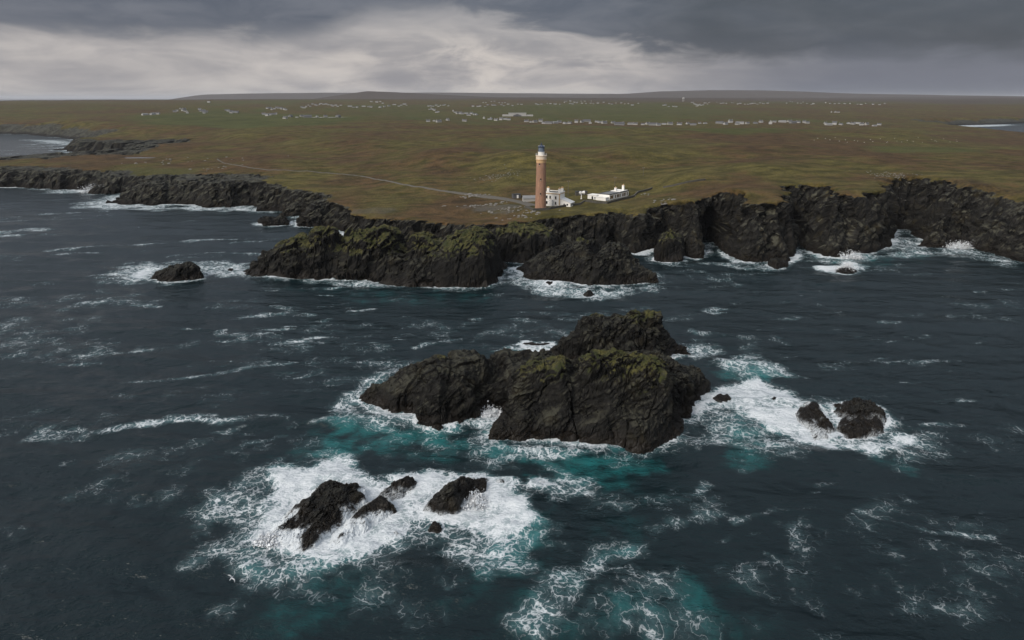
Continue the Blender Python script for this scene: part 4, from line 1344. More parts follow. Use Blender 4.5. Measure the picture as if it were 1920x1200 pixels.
# --- keepers' house; local x runs along the front, y to the back, nearest corner at (10,0)
cx, cy = at_z(1049, 387, 20.3)
RZ = math.radians(-25)
ca, sa = math.cos(RZ), math.sin(RZ)
kx, ky = cx - 10.2 * ca, cy - 10.2 * sa
kh = thing('keepers_house', 'white two-storey flat-roofed house with three chimneys beside the lighthouse', 'house', (kx, ky, 20.3), RZ)
MB().box(0, 10.2, 0, 8.6, -3, 7.3).build('wall', M_WHITE, kh)
MB().box(-0.25, 10.45, -0.25, 8.85, 7.3, 7.75).build('cornice', M_TRIM, kh)
b = MB(); b.box(-0.15, 10.35, -0.15, 0.25, 7.75, 8.45); b.box(-0.15, 10.35, 8.35, 8.75, 7.75, 8.45); b.box(-0.15, 0.25, 0.25, 8.35, 7.75, 8.45); b.box(9.95, 10.35, 0.25, 8.35, 7.75, 8.45)
b.build('parapet', M_WHITE, kh)
MB().box(0.25, 9.95, 0.25, 8.35, 7.75, 7.95).build('roof', M_BITUMEN, kh)
for (qx, qy) in ((0.9, 4.2), (9.2, 2.3), (9.2, 6.8)):
    c = MB().box(qx - .75, qx + .75, qy - .5, qy + .5, 7.95, 10.4).build('chimney', M_WHITE, kh)
    MB().box(qx - .85, qx + .85, qy - .6, qy + .6, 10.4, 10.62).build('chimney_cap', M_TRIM, c)
    MB().lathe([(.2, 10.62), (.17, 11.3)], 10, (qx - .3, qy, 0)).build('chimney_pot', M_CREAM, c)
    MB().lathe([(.2, 10.62), (.17, 11.3)], 10, (qx + .3, qy, 0)).build('chimney_pot', M_CREAM, c)
for qx in (-0.05, 9.75):
    MB().box(qx, qx + .5, -0.05, 0.35, -3, 7.28).build('quoin', M_TRIM, kh)
for (qx, qz) in ((1.7, 4.5), (3.9, 4.5), (7.6, 4.3), (1.7, 1.1), (7.6, 1.0)):
    f = MB().box(qx - .62, qx + .62, -.06, .12, qz - .12, qz + 1.85).build('window', M_WHITE, kh)
    MB().box(qx - .48, qx + .48, -.085, .0, qz, qz + 1.7).build('pane', M_PANE, f)
    MB().box(qx - .7, qx + .7, -.16, .10, qz - .28, qz - .123).build('window_sill', M_TRIM, f)
dr = MB().box(4.2, 5.2, -.07, .1, 0, 2.2).build('door', M_NAVY, kh)
b = MB()
for k in range(14):   # outside stair up to the first floor
    b.box(2.0 + k * .26, 2.26 + k * .26, -1.4, -.08, -0.2, .28 * (k + 1))
b.build('outside_stair', M_WHITE, kh)
b = MB(); b.tube((2.0, -1.4, 1.1), (5.6, -1.4, 5.0), .06, 5)
for k in range(5):
    b.tube((2.2 + k * .8, -1.4, .3 + k * .86), (2.2 + k * .8, -1.4, 1.3 + k * .86), .045, 5)
b.build('stair_rail', M_NAVY, kh)
b = MB()
L0, L1 = 10.2, 17.0
b.v += [(L0, .8, -3), (L1, .8, -3), (L1, 7.8, -3), (L0, 7.8, -3), (L0, .8, 4.6), (L1, .8, 2.2), (L1, 7.8, 2.2), (L0, 7.8, 4.6)]
for q in ((0, 1, 5, 4), (1, 2, 6, 5), (2, 3, 7, 6), (4, 5, 6, 7)):
    b.f.append(q); b.m.append(0)
lw = b.build('lean_to', M_WHITE, kh)
b = MB()
b.v += [(L0 - .0, .5, 4.66), (L1 + .4, .5, 2.12), (L1 + .4, 8.1, 2.12), (L0, 8.1, 4.66), (L0, .5, 4.86), (L1 + .4, .5, 2.32), (L1 + .4, 8.1, 2.32), (L0, 8.1, 4.86)]
for q in ((3, 2, 1, 0), (4, 5, 6, 7), (0, 1, 5, 4), (1, 2, 6, 5), (2, 3, 7, 6), (3, 0, 4, 7)):
    b.f.append(q); b.m.append(0)
b.build('lean_to_roof', M_IRON, lw)
for qy in (1.6, 3.4, 5.2):
    MB().box(L1 - .05, L1 + .05, qy, qy + 1.1, .6, 1.7).build('window', M_PANE, lw)
for qx in (12.5, 14.6):
    MB().box(qx, qx + .9, .75, .9, .7, 1.7).build('window', M_PANE, lw)

# --- long low building; local y runs away along the long side, nearest corner at (0,0), x to the left
bx_, by_ = at_z(1142.5, 376, 22.0)
fx_, fy_ = at_z(1178.5, 366.2, 22.6)
ln = math.hypot(fx_ - bx_, fy_ - by_)
RZ2 = math.atan2(fy_ - by_, fx_ - bx_) - math.pi / 2
lb = thing('long_building', 'long low white building with dark flat roof and a row of windows', 'building', (bx_, by_, 22.3), RZ2)
W2 = 8.2
MB().box(-W2, 0, 0, ln, -3, 3.3).build('wall', M_WHITE, lb)
b = MB(); b.box(-W2 - .25, .25, -.25, .5, 3.3, 3.62); b.box(-W2 - .25, .25, ln - .5, ln + .25, 3.3, 3.62); b.box(-W2 - .25, -W2 + .5, .5, ln - .5, 3.3, 3.62); b.box(-.5, .25, .5, ln - .5, 3.3, 3.62)
b.build('roof_edge', M_BITUMEN, lb)
MB().box(-W2 + .5, -.5, .5, ln * .58, 3.3, 3.5).build('roof', M_GREYROOF, lb)
MB().box(-W2 + .5, -.5, ln * .58 + .003, ln - .5, 3.3, 3.85).build('white_roof_deck', M_WHITE, lb)
for qx, qy, hh_ in ((-4.6, ln * .62, 5.8), (-2.3, ln * .86, 7.0)):
    c = MB().box(qx - .7, qx + .7, qy - .6, qy + .6, 3.5, hh_).build('chimney', M_WHITE, lb)
    MB().box(qx - .8, qx + .8, qy - .7, qy + .7, hh_, hh_ + .22).build('chimney_cap', M_PALE, c)
    MB().lathe([(.2, hh_ + .22), (.17, hh_ + .9)], 10, (qx, qy, 0)).build('chimney_pot', M_CREAM, c)
for qy in (.06, .11, .165, .30, .40, .46, .54, .68, .75, .81, .92):
    y0 = qy * ln
    f = MB().box(-.1, .06, y0 - .62, y0 + .62, .5, 2.6).build('window', M_TRIM, lb)
    MB().box(-.05, .085, y0 - .40, y0 + .40, .72, 2.4).build('pane', M_PANE, f)
MB().box(-14.6, -W2 - .05, -2.6, 3.4, -3, 2.4).build('annex', M_WHITE, lb)
MB().box(-14.8, -W2 + .1, -2.8, 3.6, 2.403, 2.6).build('annex_roof', M_WHITE, lb)
MB().box(-W2 + .4, -.6, -3.6, -.05, -3, 1.7).build('porch', M_WHITE, lb)
MB().box(-W2 + .2, -.4, -3.8, -.06, 1.703, 1.86).build('porch_roof', M_WHITE, lb)
MB().box(-11.6, -10.4, -2.68, -2.5, -.3, 1.7).build('door', M_PANE, lb)
MB().box(-9.4, -8.8, -2.68, -2.5, 0, 1.5).build('door', M_NAVY, lb)

# --- stone wall round the compound
wpx = [(985, 389, 20), (1000, 395, 20), (1030, 393.5, 20), (1060, 387.5, 20.3), (1097, 381, 21), (1118, 383.5, 21.2), (1138, 384, 21.4), (1146, 381, 21.6), (1180, 370.5, 22.6), (1204, 363, 23.5), (1222, 358.5, 24)]
wp = [at_z(a, b_, z) for a, b_, z in wpx]
bw = thing('boundary_wall', 'dark dry stone wall round the lighthouse yard', 'wall', (wp[0][0], wp[0][1], gh(*wp[0])))


def ribbon_pts(pts, step):
    out = []
    for (x0, y0), (x1, y1) in zip(pts[:-1], pts[1:]):
        n = max(1, int(math.hypot(x1 - x0, y1 - y0) / step))
        out += [(x0 + (x1 - x0) * i / n, y0 + (y1 - y0) * i / n) for i in range(n)]
    return out + [pts[-1]]


rp = ribbon_pts(wp, 2.0)
ra = np.array(rp); rz_ = land_h(ra[:, 0], ra[:, 1])[0]
body = MB(); cop = MB()
rs = np.random.RandomState(5)
O = bw.location
for i in range(len(rp) - 1):
    (x0, y0), (x1, y1) = rp[i], rp[i + 1]
    d_ = Vector((x1 - x0, y1 - y0, 0)).normalized(); n_ = Vector((-d_.y, d_.x, 0)) * .35
    for B, h0, h1, kx_ in ((body, -1.5, 1.05, 1.0), (cop, 1.053, 1.2 + rs.rand() * .12, 1.18)):
        q = []
        for hh_ in (h0, h1):
            for (xx, yy, zz) in ((x0, y0, rz_[i]), (x1, y1, rz_[i + 1])):
                for sgn in (1, -1):
                    q.append(Vector((xx, yy, zz + hh_)) + n_ * sgn * kx_ - O)
        j = len(B.v); B.v += [tuple(p) for p in q]
        for f_ in ((0, 2, 6, 4), (1, 5, 7, 3), (4, 6, 7, 5), (0, 4, 5, 1), (2, 3, 7, 6)):
            B.f.append(tuple(j + a for a in f_)); B.m.append(0)
body.build('stone_courses', M_STONE, bw); cop.build('coping', M_STONE, bw)

# --- a field dyke running up the moor
dp_ = [(p[0], p[1]) for p in hits([(1244, 352), (1262, 349), (1280, 345), (1300, 341), (1322, 338)])]
rp = ribbon_pts(dp_, 3.0); ra = np.array(rp); rz_ = land_h(ra[:, 0], ra[:, 1])[0]
dk = thing('field_dyke', 'low dark dyke running up the moor right of the buildings', 'wall', (rp[0][0], rp[0][1], rz_[0]))
for nm_, h0, h1, hw in (('stone_courses', -1.0, .85, .45), ('coping', .853, 1.05, .52)):
    b = MB(); O = dk.location
    for i in range(len(rp) - 1):
        (x0, y0), (x1, y1) = rp[i], rp[i + 1]
        d_ = Vector((x1 - x0, y1 - y0, 0)).normalized(); n_ = Vector((-d_.y, d_.x, 0)) * hw
        q = [Vector((xx, yy, zz + hh_)) + n_ * sg - O for hh_ in (h0, h1) for (xx, yy, zz) in ((x0, y0, rz_[i]), (x1, y1, rz_[i + 1])) for sg in (1, -1)]
        j = len(b.v); b.v += [tuple(p) for p in q]
        for f_ in ((0, 2, 6, 4), (1, 5, 7, 3), (4, 6, 7, 5), (0, 4, 5, 1), (2, 3, 7, 6)):
            b.f.append(tuple(j + a for a in f_)); b.m.append(0)
    b.build(nm_, M_STONE, dk)

# --- sheds, horn, masts
sx, sy, sz = hits([(968, 371)])[0]
sh = thing('store_hut', 'small dark square hut with white door left of the lighthouse', 'shed', (sx, sy, sz), math.radians(18))
MB().box(-2.6, 2.6, -1.8, 1.8, -1, 2.5).build('wall', M_SLATE, sh)
MB().box(-2.8, 2.8, -2.0, 2.0, 2.503, 2.7).build('roof', M_BITUMEN, sh)
MB().box(-.2, 1.0, -1.9, -1.7, 0, 2.1).build('door', M_WHITE, sh)
sx, sy, sz = hits([(992, 377)])[0]
sh = thing('gabled_shed', 'low grey gabled shed half hidden behind the lighthouse', 'shed', (sx, sy, sz), math.radians(8))
b = MB(); b.v += [(-4.2, -2.4, -1), (4.2, -2.4, -1), (4.2, 2.4, -1), (-4.2, 2.4, -1), (-4.2, -2.4, 2), (4.2, -2.4, 2), (4.2, 2.4, 2), (-4.2, 2.4, 2), (-4.2, 0, 3.5), (4.2, 0, 3.5)]
for q in ((0, 1, 5, 4), (2, 3, 7, 6), (1, 2, 6, 9, 5), (3, 0, 4, 8, 7)):
    b.f.append(q); b.m.append(0)
b.build('wall', M_GREYWALL, sh)
b = MB()
for sgn in (-1, 1):
    b.face([(-4.5, sgn * 2.7, 1.9), (4.5, sgn * 2.7, 1.9), (4.5, 0, 3.6), (-4.5, 0, 3.6)]); b.face([(-4.5, sgn * 2.7, 2.05), (4.5, sgn * 2.7, 2.05), (4.5, 0, 3.75), (-4.5, 0, 3.75)])
    b.face([(-4.5, sgn * 2.7, 1.9), (4.5, sgn * 2.7, 1.9), (4.5, sgn * 2.7, 2.05), (-4.5, sgn * 2.7, 2.05)])
b.build('roof', M_METAL, sh)
sx, sy, sz = hits([(1090, 373)])[0]
fh = thing('fog_horn', 'white fog horn on a post between the two white buildings', 'fog horn', (sx, sy, sz), math.radians(20))
MB().lathe([(.55, -1), (.5, .4), (.32, .5), (.28, 3.2)], 14).build('post', M_WHITE, fh, True)
b = MB(); b.lathe([(1.15, 0), (1.1, .25), (.75, 1.2), (.5, 2.2), (.42, 3.6)], 20)
hb = b.build('horn', M_WHITE, fh, True); hb.rotation_euler = (0, math.radians(-90), 0); hb.location = (1.9, 0, 4.0)
MB().box(-1.2, -.4, -.6, .6, 3.1, 4.9).build('horn_housing', M_WHITE, fh)
sx, sy, sz = hits([(1090, 366)])[0]
lo = thing('low_store', 'low dark stone store behind the fog horn', 'shed', (sx, sy + 1, sz), math.radians(10))
MB().box(-3.8, 3.8, -1.6, 1.6, -1, 2.3).build('wall', M_STONE, lo)
MB().box(-4.0, 4.0, -1.8, 1.8, 2.303, 2.55).build('roof', M_BITUMEN, lo)
for (pa, pb, top, lab) in ((1065, 368, 338, 'tall thin mast right of the keepers house'), (1152.5, 349, 331, 'leaning dark pole behind the long building'), (1206, 330, 313, 'lone thin pole on the moor right of the buildings')):
    sx, sy, sz = hits([(pa, pb)])[0]
    tz = at_Y(pa, top, sy)[2]
    po = thing('utility_pole', lab, 'pole', (sx, sy, sz))
    hgt = tz - sz
    MB().tube((0, 0, -1), (0.0, 0, hgt), .16, 8, .10).build('mast', M_TIMBER, po)
    MB().box(-.8, .8, -.07, .07, hgt - .9, hgt - .75).build('cross_arm', M_TIMBER, po)
    for qx in (-.65, .65):
        MB().lathe([(.06, 0), (.09, .1), (.04, .25)], 8, (qx, 0, hgt - .748)).build('insulator', M_IRON, po)

# --- road
rd = [(408, 298), (414, 303), (432, 308), (470, 315), (520, 319), (590, 322), (650, 327), (700, 335), (750, 345), (800, 353), (850, 361), (900, 367), (940, 372), (975, 378), (1000, 386)]
rw = [(p[0], p[1]) for p in hits(rd)]
rp = ribbon_pts(rw, 2.5); ra = np.array(rp)
for _ in range(6):
    ra[1:-1] = (ra[:-2] + 2 * ra[1:-1] + ra[2:]) / 4
tg = np.gradient(ra, axis=0); tg /= np.linalg.norm(tg, axis=1, keepdims=True)
nr = np.stack([-tg[:, 1], tg[:, 0]], -1)
run = np.linspace(0, 1, len(ra))
wdt = np.interp(run, [0, .55, .8, .93, 1], [0.95, 0.95, 1.4, 4.0, 4])
cols_ = []
for t_ in np.linspace(-1, 1, 7):
    q = ra + nr * (wdt * t_)[:, None] + nr * (fbm2(ra[:, 0], ra[:, 1], 7, 3, .5, 9) * .35 * abs(t_))[:, None]
    z = land_h(q[:, 0], q[:, 1])[0] + (0.22 if abs(t_) < .99 else -0.1)
    cols_.append(np.stack([q[:, 0], q[:, 1], z], -1))
me = grid_mesh('road', np.stack(cols_, 0)); me.materials.append(M_GRAVEL)
ro = link(bpy.data.objects.new('gravel_road', me)); tag(ro, 'pale gravel road winding across the moor to the lighthouse', kind='structure')

# --- ponds
for (pa, pb, pz, rx_, ry_, lab) in POND_SPECS:
    ox, oy = at_z(pa, pb, pz)
    b = MB(); pts = []
    for k in range(40):
        a = 2 * math.pi * k / 40
        r_ = 1 + .12 * math.sin(3 * a + 1) + .08 * math.sin(5 * a)
        pts.append((ox + rx_ * r_ * math.cos(a), oy + ry_ * r_ * math.sin(a), pz + .06))
    b.face(pts)
    tag(b.build('pond_water', M_POND), lab, kind='structure')

# --- pale stones lying about: beyond counting
def stones(name, label, spots, seed):
    rs_ = np.random.RandomState(seed); b = MB()
    for (pa, pb, rx_, ry_, n, smin, smax) in spots:
        ox, oy, oz = hits([(pa, pb)])[0]
        xs_ = ox + rs_.randn(n) * rx_; ys_ = oy + rs_.randn(n) * ry_
        zs_ = land_h(xs_, ys_)[0]
        for x_, y_, z_ in zip(xs_, ys_, zs_):
            s_ = rs_.uniform(smin, smax)
            j = len(b.v)
            b.blob((x_, y_, z_ + s_ * .12), (s_ * rs_.uniform(.7, 1.5), s_ * rs_.uniform(.7, 1.2), s_ * rs_.uniform(.35, .6)), 6, 4)
            for q in range(j, len(b.v)):
                v_ = b.v[q]; b.v[q] = (v_[0] + rs_.uniform(-.2, .2) * s_, v_[1] + rs_.uniform(-.2, .2) * s_, v_[2] + rs_.uniform(-.1, .1) * s_)
    tag(b.build(name, M_RUBBLE), label, kind='stuff')


stones('rubble_stones', 'scatter of pale stones on the moor left of the lighthouse top', [(936, 329, 8, 12, 90, .25, .6)], 3)
stones('rubble_stones', 'scatter of pale stones on the moor above the right cliffs', [(1675, 329, 8, 10, 90, .25, .6)], 4)
stones('rubble_stones', 'white slabs and stones beside the gravel road', [(885, 368, 5, 3, 30, .4, 1.2), (905, 385, 12, 2.5, 34, .4, 1.1), (955, 393, 8, 3, 34, .4, 1.0), (985, 403, 6, 3, 30, .4, 1.2), (1245, 380, 4, 3, 14, .4, 1.2), (1205, 364, 4, 3, 8, .4, 1.0), (340, 302, 40, 14, 22, .6, 1.6), (405, 316, 14, 8, 10, .6, 1.5)], 5)

# --- far houses
def house_mesh(name, Lx, Wy, h, rise, wallm, roofm, chim):
    b = MB(); x, y = Lx / 2, Wy / 2
    b.v += [(-x, -y, -3), (x, -y, -3), (x, y, -3), (-x, y, -3), (-x, -y, h), (x, -y, h), (x, y, h), (-x, y, h), (-x, 0, h + rise), (x, 0, h + rise)]
    for q in ((0, 1, 5, 4), (2, 3, 7, 6), (1, 2, 6, 9, 5), (3, 0, 4, 8, 7)):
        b.f.append(q); b.m.append(0)
    w_ = b.mesh(name + '_wall', wallm)
    b = MB(); o = .35
    for s_ in (-1, 1):
        b.face([(-x - o, s_ * (y + o), h - .15), (x + o, s_ * (y + o), h - .15), (x + o, 0, h + rise + .12), (-x - o, 0, h + rise + .12)])
        b.face([(-x - o, s_ * (y + o), h + .05), (x + o, s_ * (y + o), h + .05), (x + o, 0, h + rise + .34), (-x - o, 0, h + rise + .34)])
        b.face([(-x - o, s_ * (y + o), h - .15), (x + o, s_ * (y + o), h - .15), (x + o, s_ * (y + o), h + .05), (-x - o, s_ * (y + o), h + .05)])
    r_ = b.mesh(name + '_roof', roofm)
    cs = []
    if chim:
        for sx_ in (-x + .5, x - .5):
            b = MB().box(sx_ - .45, sx_ + .45, -.6, .6, h + rise - .6, h + rise + 1.3); cs.append(b.mesh(name + '_chimney', wallm))
    b = MB(); x0 = 0
    for k in range(4):
        if Lx < 20:
            xx = -x + Lx * (k + .5) / 4
            b.box(xx - .55, xx + .55, -y - .06, -y + .05, .9, 2.3)
    wn_ = b.mesh(name + '_window', M_PANE) if b.v else None
    return w_, r_, cs, wn_


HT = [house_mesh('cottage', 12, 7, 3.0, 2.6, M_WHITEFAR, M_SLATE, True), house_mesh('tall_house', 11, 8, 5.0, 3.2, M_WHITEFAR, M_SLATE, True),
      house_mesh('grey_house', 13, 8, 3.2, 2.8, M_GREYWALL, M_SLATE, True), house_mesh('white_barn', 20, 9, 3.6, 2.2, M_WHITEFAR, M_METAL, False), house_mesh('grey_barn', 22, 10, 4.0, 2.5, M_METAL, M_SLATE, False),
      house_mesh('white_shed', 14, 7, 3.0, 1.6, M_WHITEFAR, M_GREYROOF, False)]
rs = np.random.RandomState(12)


def place_house(kind, loc, rz, label, group, parts=True, sc=1.0):
    w_, r_, cs, wn_ = HT[kind]
    nm = ('cottage', 'house', 'house', 'barn', 'barn', 'shed')[kind]
    o = thing(nm, label, 'house' if kind < 3 else 'barn', loc, rz, group)
    o.scale = (sc, sc, sc)
    for n_, m_ in [('wall', w_), ('roof', r_)] + [('chimney', c_) for c_ in cs if parts]:
        link(bpy.data.objects.new(n_, m_), o)
    return o


KN = ('white cottage with slate roof', 'tall white house', 'grey walled house', 'long white barn', 'long grey barn', 'low white shed')
ROWS = [  # picture span, count, place phrase
    ([(800, 227), (842, 228)], 4, 'at the left end of the nearest village row', [0, 5, 2, 0]),
    ([(866, 228), (872, 228)], 1, 'alone left of the nearest village row', [2]),
    ([(905, 222), (918, 223), (930, 226), (944, 226), (961, 227)], 7, 'on the rise left of the nearest village row', [1, 5, 0, 2]),
    ([(984, 228), (1030, 230), (1090, 230), (1140, 232)], 17, 'in the nearest village row behind the lighthouse', [0, 5, 2, 1, 0, 4, 3]),
    ([(1145, 233), (1200, 234), (1262, 233), (1330, 233)], 16, 'in the nearest village row right of the lighthouse', [2, 4, 0, 5, 2, 0]),
    ([(1340, 232), (1400, 232), (1470, 230), (1520, 232)], 16, 'in the middle of the right-hand village row', [4, 0, 1, 2, 3, 2]),
    ([(1540, 233), (1600, 234), (1650, 236)], 11, 'at the right end of the nearest village row', [0, 3, 1, 2, 5]),
    ([(848, 210), (862, 213), (880, 215), (898, 216)], 10, 'in the short sloping street left of the big white hall', [0, 5, 2, 1]),
    ([(805, 203), (812, 207), (822, 211)], 7, 'in the little lane above the sloping street', [5, 0, 2]),
    ([(270, 214), (285, 214), (303, 212)], 4, 'at the far left edge of the village', [3, 5, 3, 0]),
    ([(325, 209), (345, 205), (352, 211)], 8, 'in the left village cluster nearest the inlet', [0, 2, 5, 1]),
    ([(374, 207), (385, 212)], 8, 'in the second left village cluster', [2, 4, 0]),
    ([(425, 207), (436, 212), (445, 213)], 8, 'around the dark roofed barn in the left village', [4, 3, 4, 2]),
    ([(490, 214), (505, 217), (520, 216)], 6, 'beside the pale pond in the left village', [0, 4, 1]),
    ([(530, 221), (570, 220), (640, 221)], 8, 'along the edge of the pale pond', [2, 4, 5]),
    ([(500, 206), (520, 204), (540, 205)], 9, 'on the low knoll above the pale pond', [2, 4, 2, 0]),
    ([(305, 190), (350, 188), (352, 190)], 7, 'highest on the left moor', [0, 5]),
    ([(390, 193), (412, 192)], 3, 'alone on the left moor above the clusters', [3, 0]),
    ([(440, 187), (470, 186)], 5, 'on the skyline slope at upper left', [0, 5]),
    ([(485, 188), (520, 190), (555, 188)], 14, 'in the upper left township', [2, 5, 0]),
    ([(565, 202), (600, 195), (640, 199)], 18, 'in the township below the small dark hill', [0, 5, 2, 5]),
    ([(630, 186), (680, 188), (720, 193)], 14, 'on the flank of the small dark hill', [5, 0, 3]),
    ([(650, 200), (690, 202), (740, 198), (765, 198)], 14, 'along the road below the small dark hill', [3, 2, 0]),
    ([(765, 188), (800, 187)], 6, 'right of the small dark hill', [3, 5]),
    ([(800, 198), (842, 199)], 9, 'in the middle distance left of centre', [0, 5, 2]),
    ([(885, 200), (930, 198), (985, 197)], 13, 'in the far row above the big white hall', [5, 0, 2]),
    ([(905, 190), (950, 190)], 9, 'in the farthest township left of centre', [0, 5]),
    ([(1000, 196), (1060, 194), (1130, 193), (1200, 196)], 26, 'in the far central township', [5, 0, 2, 0]),
    ([(1050, 190), (1110, 190)], 8, 'on the upper edge of the far central township', [5, 0]),
    ([(1240, 198), (1270, 199)], 5, 'below the water tower', [5, 0]),
    ([(1296, 192), (1308, 199), (1330, 193)], 16, 'in the far township right of the water tower', [0, 5, 2]),
    ([(1340, 193), (1400, 195), (1440, 194)], 18, 'in the far right township', [5, 0, 2]),
    ([(1470, 192), (1500, 193), (1530, 196)], 9, 'at the right end of the far right township', [5, 0]),
    ([(1540, 193), (1600, 194), (1665, 196)], 12, 'scattered under the broad brown hill', [0, 5, 2]),
    ([(1558, 211), (1575, 211)], 3, 'alone on the plain above the right-hand row', [0, 2]),
]
allp = []; meta = []
for pts, n, ph, kinds in ROWS:
    for i in range(n):
        t_ = (i + rs.uniform(.15, .85)) / n * (len(pts) - 1)
        j = min(int(t_), len(pts) - 2); f_ = t_ - j
        px = pts[j][0] + (pts[j + 1][0] - pts[j][0]) * f_; py = pts[j][1] + (pts[j + 1][1] - pts[j][1]) * f_
        allp.append((px, py + rs.uniform(-1.0, 1.0) * (2.0 if n > 3 else .3))); meta.append((kinds[i % len(kinds)], ph))
for (px, py), (X_, Y_, Z_), (kd, ph) in zip(allp, hits(allp), meta):
    if Y_ > 12000:
        continue
    place_house(kd, (X_, Y_, Z_), rs.uniform(-.7, .7) + (math.pi / 2 if rs.rand() < .25 else 0), KN[kd] + ' ' + ph, 'houses ' + ph, parts=Y_ < 3500, sc=rs.uniform(.65, .95))

X_, Y_, Z_ = hits([(970, 218)])[0]
hl = thing('village_hall', 'big bright white stepped hall standing above the nearest village row', 'hall', (X_, Y_, Z_))
MB().box(-26, 26, -8, 8, -3, 9).build('main_hall', M_WHITEFAR, hl)
MB().box(-26.5, 26.5, -8.5, 8.5, 9.003, 9.8).build('main_roof', M_WHITEFAR, hl)
MB().box(-44, -26.05, -7, 7, -3, 5).build('left_wing', M_WHITEFAR, hl)
MB().box(26.05, 46, -7, 7, -3, 4.5).build('right_wing', M_WHITEFAR, hl)
b = MB(); b.face([(-12, -14, 0), (12, -14, 0), (12, -14, 3), (0, -14, 7), (-12, -14, 3)]); b.face([(-12, -14, 3), (0, -14, 7), (0, -8.6, 7), (-12, -8.6, 3)]); b.face([(12, -14, 3), (12, -8.6, 3), (0, -8.6, 7), (0, -14, 7)])
b.build('porch', M_SLATE, hl)
X_, Y_, Z_ = hits([(1281, 191)])[0]
wt = thing('water_tower', 'tiny white water tower on the far plain right of centre', 'tower', (X_, Y_, Z_))
MB().lathe([(6, 16), (8, 18), (8, 26), (6, 28)], 16).build('tank', M_WHITEFAR, wt, True)
for k in range(6):
    a = math.pi / 3 * k
    MB().tube((6 * math.cos(a), 6 * math.sin(a), -3), (6 * math.cos(a), 6 * math.sin(a), 16.3), .7, 8).build('leg', M_GREYWALL, wt)

# --- sheep on the right-hand moor
b = MB()
b.blob((0, 0, .72), (.62, .30, .33), 10, 7); b.blob((.72, 0, .95), (.20, .11, .14), 8, 5); b.tube((.45, 0, .82), (.68, 0, .95), .17, 8, .12)
for sx_ in (-.38, .38):
    for sy_ in (-.15, .15):
        b.tube((sx_, sy_, .55), (sx_, sy_, -.05), .055, 6, .04)
shm = b.mesh('sheep', M_WOOL, True)
spx = [(1528 + i * 9.3 + rs.uniform(-5, 5), 262 + rs.uniform(-4, 6)) for i in range(30)]
for p in hits(spx):
    o = link(bpy.data.objects.new('sheep', shm)); o.location = p; o.rotation_euler = (0, 0, rs.uniform(0, 6.28)); o.scale = (1.0, 1.0, 1.0)
    tag(o, 'tiny white sheep grazing on the moor below the right-hand bay', 'sheep', 'sheep on the right-hand moor')

# --- spray thrown up where the swell breaks: uncountable droplets
M_SPRAY = plain('spray', (0.74, 0.77, 0.80), 0.9, 0.05)


def spray(label, pa, pb, wd, dp, hh_, n, seed):
    rs_ = np.random.RandomState(seed); b = MB()
    ox, oy = at_z(pa, pb)
    cs = rs_.uniform(-1, 1, (7, 1)) * wd
    for i in range(n):
        c = cs[rs_.randint(7), 0]
        u_ = rs_.rand() ** 1.8
        hmax = hh_ * math.exp(-(c / wd) ** 2)
        z_ = hmax * u_ + .1
        x_ = ox + c + rs_.randn() * wd * (.16 + .25 * u_); y_ = oy + rs_.randn() * dp * (.4 + .5 * u_)
        s_ = rs_.uniform(.10, .34) * (1.25 - .8 * u_)
        d_ = rs_.randn(4, 3) * s_
        j = len(b.v); b.v += [(x_ + q[0], y_ + q[1], z_ + q[2] * 1.2) for q in d_]
        for f_ in ((0, 1, 2), (0, 2, 3), (0, 3, 1), (1, 3, 2)):
            b.f.append((j + f_[0], j + f_[1], j + f_[2])); b.m.append(0)
    tag(b.build('sea_spray', M_SPRAY), label, kind='stuff')


spray('plume of white spray against the far left cliff foot', 178, 361, 9, 4, 9, 1500, 1)
spray('white spray bursting over the rock off the right cliffs', 1590, 508, 4.5, 2.5, 5.5, 1300, 2)
spray('white spray along the rightmost cliff foot', 1800, 466, 7, 3, 5, 1300, 3)
spray('white spray at the foot of the middle right cliff', 1592, 484, 5, 2.5, 4.5, 900, 4)
spray('white spray in the cleft of the largest rock island', 921, 782, 2.6, 2.0, 2.8, 1100, 5)
spray('white spray beside the foreground pyramid rock', 893, 945, 2.0, 2.0, 2.2, 1500, 6)
spray('white spray at the low end of the biggest foreground rock', 505, 1018, 2.2, 1.6, 1.5, 1100, 7)

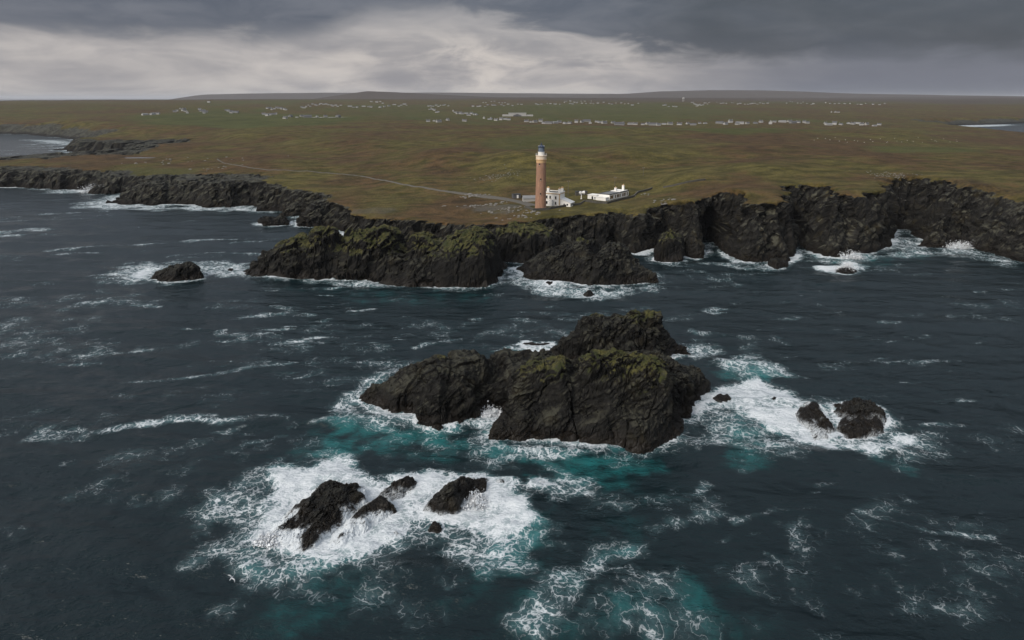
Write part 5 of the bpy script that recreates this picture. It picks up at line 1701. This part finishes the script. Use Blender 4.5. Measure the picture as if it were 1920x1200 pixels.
# --- a gull over the foreground water
gx, gy = at_z(434, 1084, 14.0)
b = MB()
n = 10; prof = [(-.32, .01), (-.26, .05), (-.12, .085), (.03, .09), (.16, .065), (.22, .05), (.27, .052), (.32, .035), (.38, .008)]
for xx, r_ in prof:
    for k in range(n):
        a = 2 * math.pi * k / n
        b.v.append((xx, r_ * math.cos(a), r_ * .9 * math.sin(a)))
for j in range(len(prof) - 1):
    for k in range(n):
        b.f.append((j * n + k, j * n + (k + 1) % n, (j + 1) * n + (k + 1) % n, (j + 1) * n + k)); b.m.append(0)
for s_ in (-1, 1):
    secs = [(0.04, .13, -.07, .03), (.25, .16, -.04, .14), (.48, .14, -.05, .20), (.68, .02, -.12, .16), (.80, -.12, -.17, .10)]
    j = len(b.v)
    for yy, xf, xb, zz in secs:
        b.v += [(xf, s_ * yy, zz + .01), (xb, s_ * yy, zz), ((xf + xb) / 2, s_ * yy, zz + .03), ((xf + xb) / 2, s_ * yy, zz - .012)]
    for k in range(len(secs) - 1):
        o_ = j + k * 4
        for (p, q) in ((0, 2), (2, 1), (1, 3), (3, 0)):
            b.f.append((o_ + p, o_ + q, o_ + 4 + q, o_ + 4 + p)); b.m.append(0)
b.face([(-.28, -.04, .0), (-.28, .04, .0), (-.45, .09, .01), (-.45, -.09, .01)]); b.face([(-.28, -.04, -.012), (-.45, -.09, 0.0), (-.45, .09, 0.0), (-.28, .04, -.012)])
g = b.build('gull', M_FEATHER, None, True)
g.location = (gx, gy, 14.0); g.rotation_euler = (math.radians(55), math.radians(-10), math.radians(70))
tag(g, 'white gull banking over the water left of the foreground surf', 'bird')

# ------------------------------------------------------------------ haze
b = MB(); b.box(-75000, 75000, -400, 72000, -8.0, 190)
hz = b.build('haze', [])
hm = bpy.data.materials.new('haze'); hm.use_nodes = True
t = NT(hm.node_tree); t.n.clear()
ho = t.new('ShaderNodeOutputMaterial'); pv = t.new('ShaderNodeVolumePrincipled')
pv.inputs['Color'].default_value = (0.90, 0.93, 1.0, 1)
pv.inputs['Density'].default_value = HAZE_DENSITY
pv.inputs['Anisotropy'].default_value = 0.0
t.l.new(pv.outputs[0], ho.inputs['Volume'])
hz.data.materials.append(hm)
tag(hz, 'thin grey sea haze over the whole place', kind='stuff')
